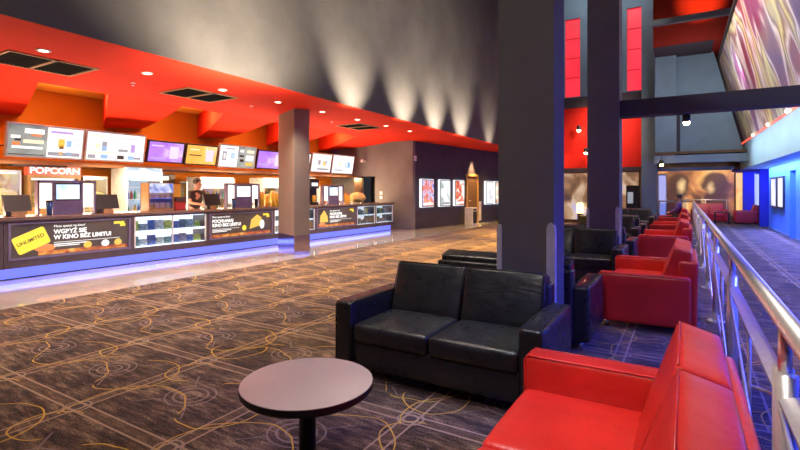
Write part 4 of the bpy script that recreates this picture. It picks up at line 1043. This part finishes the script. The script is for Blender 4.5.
# ------------------------------------------------------------------ leaning colour mural on the right
m, nt, b = base_mat('colour_streak_print', (.3, .3, .3), .4)
v = coord(nt, 'Object', (1, .42, .42), (0, 0, 0))
mp = nt.nodes.new('ShaderNodeMapping'); nt.links.new(coord(nt, 'Object'), mp.inputs[0]); mp.inputs['Rotation'].default_value = (.5, 0, 0); mp.inputs['Scale'].default_value = (1, .62, .085)
s1 = noise(nt, mp.outputs[0], 1.0, 2.2, .5, .5)
c1 = ramp(nt, s1, [(.30, (.04, .015, .04)), (.41, (.13, .09, .22)), (.455, (.90, .92, .86)), (.485, (.16, .10, .09)), (.535, (.80, .85, .35)), (.57, (.10, .08, .05)), (.62, (.88, .85, .84)), (.66, (.20, .08, .08))])
s2 = noise(nt, coord(nt, 'Object', (1, .16, .16)), 1.0, 2, .5, .4)
spY = nt.nodes.new('ShaderNodeSeparateXYZ'); nt.links.new(coord(nt, 'Object'), spY.inputs[0]); far_ = V(nt, spY.outputs[1]).step(-13, -6)
c2 = ramp(nt, s2, [(.38, (.55, .03, .05)), (.47, (.60, .42, .34)), (.55, (.30, .32, .60)), (.65, (.42, .34, .52))])
c2 = mixc(nt, far_ * .75, c2, (.50, .05, .06)); cm_ = mixc(nt, .36, c1, c2); nt.links.new(cm_, b.inputs['Base Color'])
M['streak'] = m
def plane_pt(y, z): return (3.33 - .02 * y - .25 * z, y, z)
mt = thing('banner', 'huge leaning mural of coloured light streaks, upper right', 'mural', (0, 0, 0))
o_ = Vector(plane_pt(26.8, 3.45)); mt.location = o_
poly = [Vector(plane_pt(y, z)) - o_ for y, z in ((27.4, 3.47), (4.0, 3.47), (4.0, 6.95), (16.6, 6.95), (25.7, 6.75))]
obj('printed_panel', prism(poly, (.08, 0, .02)), M['streak'], mt)
obj('edge_strip', tubes(([poly[0] + Vector((-.02, 0, .02)), poly[4] + Vector((-.02, 0, 0)), poly[3] + Vector((-.02, 0, 0)), poly[2] + Vector((-.02, 0, 0))], .05), seg=8), M['darkgrey'], mt)
lt = thing('light_strip', 'glowing red light strip along the top of the pale blue bulkhead', 'light strip', (0, 0, 3.4))
obj('strip', hull8([(bulk_x(2) - .02, 2, 0), (bulk_x(2) + .08, 2, 0), (bulk_x(24.6) + .08, 24.6, 0), (bulk_x(24.6) - .02, 24.6, 0), (bulk_x(2) - .02, 2, .07), (bulk_x(2) + .08, 2, .07), (bulk_x(24.6) + .08, 24.6, .07), (bulk_x(24.6) - .02, 24.6, .07)]), glow('red_strip_glow', (1, .10, .05), 1.1), lt)
for i, y in enumerate((8.5, 11.3, 14.9, 17.6, 20.6)):
    obj('strip_lamp', blob(.045, (bulk_x(y) - .03, y, .06)), M['star'] if i in (2,) else M['lamp'], lt, True)
# ------------------------------------------------------------------ right corridor wall
for y0, y1, lab in ((21.5, 22.85, 'narrow dark framed poster on the blue wall, left of the pair'), (20.1, 21.3, 'bright framed poster on the blue wall, right of the pair')):
    t = thing('framed_poster', lab, 'poster', (2.85, y0, .9), 0, 'posters on the blue wall'); W = y1 - y0
    obj('frame', boxes((-.06, 0, 0, .06, 0, 1.1), (-.06, 0, W - .06, W, 0, 1.1), (-.06, 0, .06, W - .06, 0, .06), (-.06, 0, .06, W - .06, 1.04, 1.1)), M['darkgrey'], t)
    obj('poster', box(-.04, -.02, .06, W - .06, .06, 1.04), picture('corridor_poster_print', [(.3, (.30, .36, .60)), (.5, (.78, .80, .9)), (.7, (1, 1, 1))] if y0 > 21.4 else [(.3, (.8, .8, .9)), (.6, (1, 1, 1))], (2, 2, 2), .9), t)
sd = struct('door_3', box(3.05, 3.1, 18.38, 19.22, .01, 2.1), M['deepblue'])
obj('door_handle', tubes(([(3.04, 18.5, 1.0), (3.04, 18.5, 1.2)], .015)), M['steel'], sd)

# ------------------------------------------------------------------ light
WARM = (1, .80, .58); NEUT = (1, .88, .76); BLUE = (.12, .18, 1); ORG = (1, .50, .14)
for y in (3.1, 4.58, 6.08, 7.54, 9.03, 10.5, 11.95, 13.4):
    light('SPOT', (-7.65, y, 3.40), 210, (1, .88, .74), aim=(-7.65, y, 0), spot=130, blend=.9, rad=.06)
# high hall downlighters
def high(x, y, p, col=NEUT, spot=56, z=9.8, rad=.45): light('SPOT', (x, y, z), p, col, aim=(x, y, 0), spot=spot, blend=1, rad=rad)
for x, y, p in ((-4.4, 1.8, 1300), (-4.6, 5.4, 1900)): high(x, y, p, (1, .80, .60))
light('SPOT', (-1.6, 1.0, 9.6), 2300, NEUT, aim=(-.25, 1.9, .3), spot=19, blend=1, rad=.4)
for x, y, p, sp in ((-.45, 6.5, 1900, 13), (-1.7, 8.4, 900, 18), (-1.0, 11.6, 2200, 26), (-1.0, 15.3, 2200, 26), (-1.0, 19.4, 2200, 26)): high(x, y, p, NEUT, sp)
high(1.3, 5.6, 500, NEUT, 16)
high(-1.6, 3.9, 1700, (.72, .92, 1), 18)
for x, y, p, sp in ((-4.9, 7.2, 3800, 36), (-4.6, 11.2, 11000, 36), (-4.6, 16.5, 15000, 34), (-3.6, 14.0, 8000, 34), (-4.4, 20.5, 12000, 32)):
    high(x, y, p, (1, .62, .16), sp, 9.5, .2)
for y in (16.5, 19.0, 21.5): light('SPOT', (-7.25, y, 3.40), 260, (1, .60, .16), aim=(-7.25, y, 0), spot=100, blend=.9, rad=.06)
# unseen fill spot added behind the camera, lifts the surfaces facing it
light('SPOT', (-1.2, -3.2, 8.5), 620, NEUT, aim=(-.6, 5, .6), spot=46, blend=1, rad=.6)
# wall washers
for y, p, sp, o in ((5.4, 1800, 112, 1.5), (8.8, 1150, 72, .8), (11.2, 1100, 72, .8), (13.2, 1100, 72, .8), (15.3, 1100, 72, .8), (18.2, 350, 70, .7)):
    light('SPOT', (edge_x(y) + o, y, 3.3 - .75 * o), p, (1, .86, .68), aim=(edge_x(y) - .1, y, 3.3 + 2.2 * o), spot=sp, blend=1, rad=.06)
light('AREA', (-3.2, 9.5, 9.5), 70, (1, .86, .72), 3, 8, aim=(-6.6, 9.5, 6.5), spread=110)
# concession
for y in (2.3, 5.15, 8.0, 10.8, 13.6): light('AREA', (-11.3, y, 3.3), 22, (1, .80, .45), .5, .6, aim=(-11.3, y, 4))  # added up-facing fill, brightens the recess ceiling
for y in (1.6, 4.45, 7.3, 10.1, 13.0):
    light('AREA', (-11.4, y + .4, 3.85), 55, (1, .74, .40), .4, .8, aim=(-11.4, y + .4, 0))
for y in (3.5, 6.5, 9.5, 12.5, 15):
    light('AREA', (-11.3, y, 2.0), 60, (1, .78, .50), .3, 1.8, aim=(-12.0, y, 0))
for y in (3.4, 6.2, 9, 11.8, 14.4): light('AREA', (-11.0, y, 1.0), 62, (1, .66, .44), .5, 2.2, aim=(-9.0, y, 3.45))  # added fill without a fixture behind the counter, brightens the soffit
light('AREA', (-9.74, 9, .12), 10, BLUE, .1, 13, aim=(-7.7, 9, .3))
# far hall
light('SPOT', (-3.2, 22.2, 5.2), 300, (1, .75, .55), aim=(-3.2, 24.1, 4.2), spot=120, blend=1)
light('AREA', (-3.2, 22.0, 11), 70, (.8, .9, 1), 3, 1.5, aim=(-3.2, 24, 8))
light('AREA', (.6, 19.0, 5.6), 80, (.75, .88, 1), 2, 1, aim=(.6, 22.6, 4.0))
light('SPOT', (.6, 18.4, 8.0), 700, (1, .36, .08), aim=(.5, 21.0, 8.6), spot=40, blend=1)
for x in (-.8, .4, 1.5): light('SPOT', (x, 27.6, 2.95), 60, (1, .62, .30), aim=(x, 29.5, 1.3), spot=90, blend=.9)
light('SPOT', (2.2, 26.0, 2.9), 150, (1, .7, .45), aim=(2.3, 26.6, 0), spot=110, blend=.8)
light('SPOT', (.8, 25.8, 2.9), 150, (1, .7, .45), aim=(.9, 27.2, 0), spot=110, blend=.8)
light('SPOT', (.02, 9.1, 2.60), 60, (1, .75, .45), aim=(.02, 9.1, 0), spot=80, blend=.8)
# mural and bulkhead
light('AREA', (-.6, 13, 7.6), 250, (1, .97, .95), 1.0, 12, aim=(2.0, 13, 5.2), spread=100)
light('AREA', (-.3, 14, 3.3), 75, (.70, .88, 1), .4, 14, aim=(2.2, 14, 2.9), spread=50)
# blue corridor
light('AREA', (2.55, 12, 2.36), 800, (.07, .11, 1), .4, 22, aim=(2.5, 12, 0), spread=80)
light('AREA', (2.6, 19.0, 2.37), 150, (.40, .58, 1), .2, 9, aim=(2.85, 19.0, 1.9))
for y, p in ((4.5, 3200), (9, 5200), (13, 9000), (17.5, 10000), (22, 9000)): light('SPOT', (1.7, y, 7.2), p, (.07, .09, 1), aim=(1.6, y, 0), spot=32, blend=1, rad=.2)
light('SPOT', (1.7, 16.5, 8), 5200, (.9, .8, 1), aim=(1.9, 16.5, 0), spot=18, blend=1)
light('SPOT', (1.15, 5.4, 6), 900, (1, .66, .40), aim=(1.15, 5.4, 0), spot=17, blend=1)
light('SPOT', (-1.5, .6, 5.5), 160, (.12, .16, 1), aim=(-1.2, 2.2, 0), spot=40, blend=1, rad=.4)  # added blue fill over the round table, outside the corridor
for y in (4.0, 7.0, 10.5): light('AREA', (1.75, y, 2.3), 34, (.05, .07, 1), .6, 2.5, aim=(-.2, y, 0), spread=70)
light('SPOT', (2.3, 26.6, 2.3), 120, (.15, .2, 1), aim=(3.0, 28.2, 1.2), spot=120, blend=1)
light('SPOT', (2.4, 23.0, 2.3), 160, (.15, .2, 1), aim=(2.9, 25.0, 1.2), spot=120, blend=1)
# door wash, poster wall
q = on_poster_wall(4.7, .35, 3.35); light('SPOT', q, 1200, (1, .64, .24), aim=on_poster_wall(4.7, .05, 1.9), spot=44, blend=.8)
w = bpy.data.worlds.new('world'); SC.world = w; w.use_nodes = True
w.node_tree.nodes['Background'].inputs[0].default_value = (.02, .02, .025, 1); w.node_tree.nodes['Background'].inputs[1].default_value = 1
SC.view_settings.exposure = 0.35
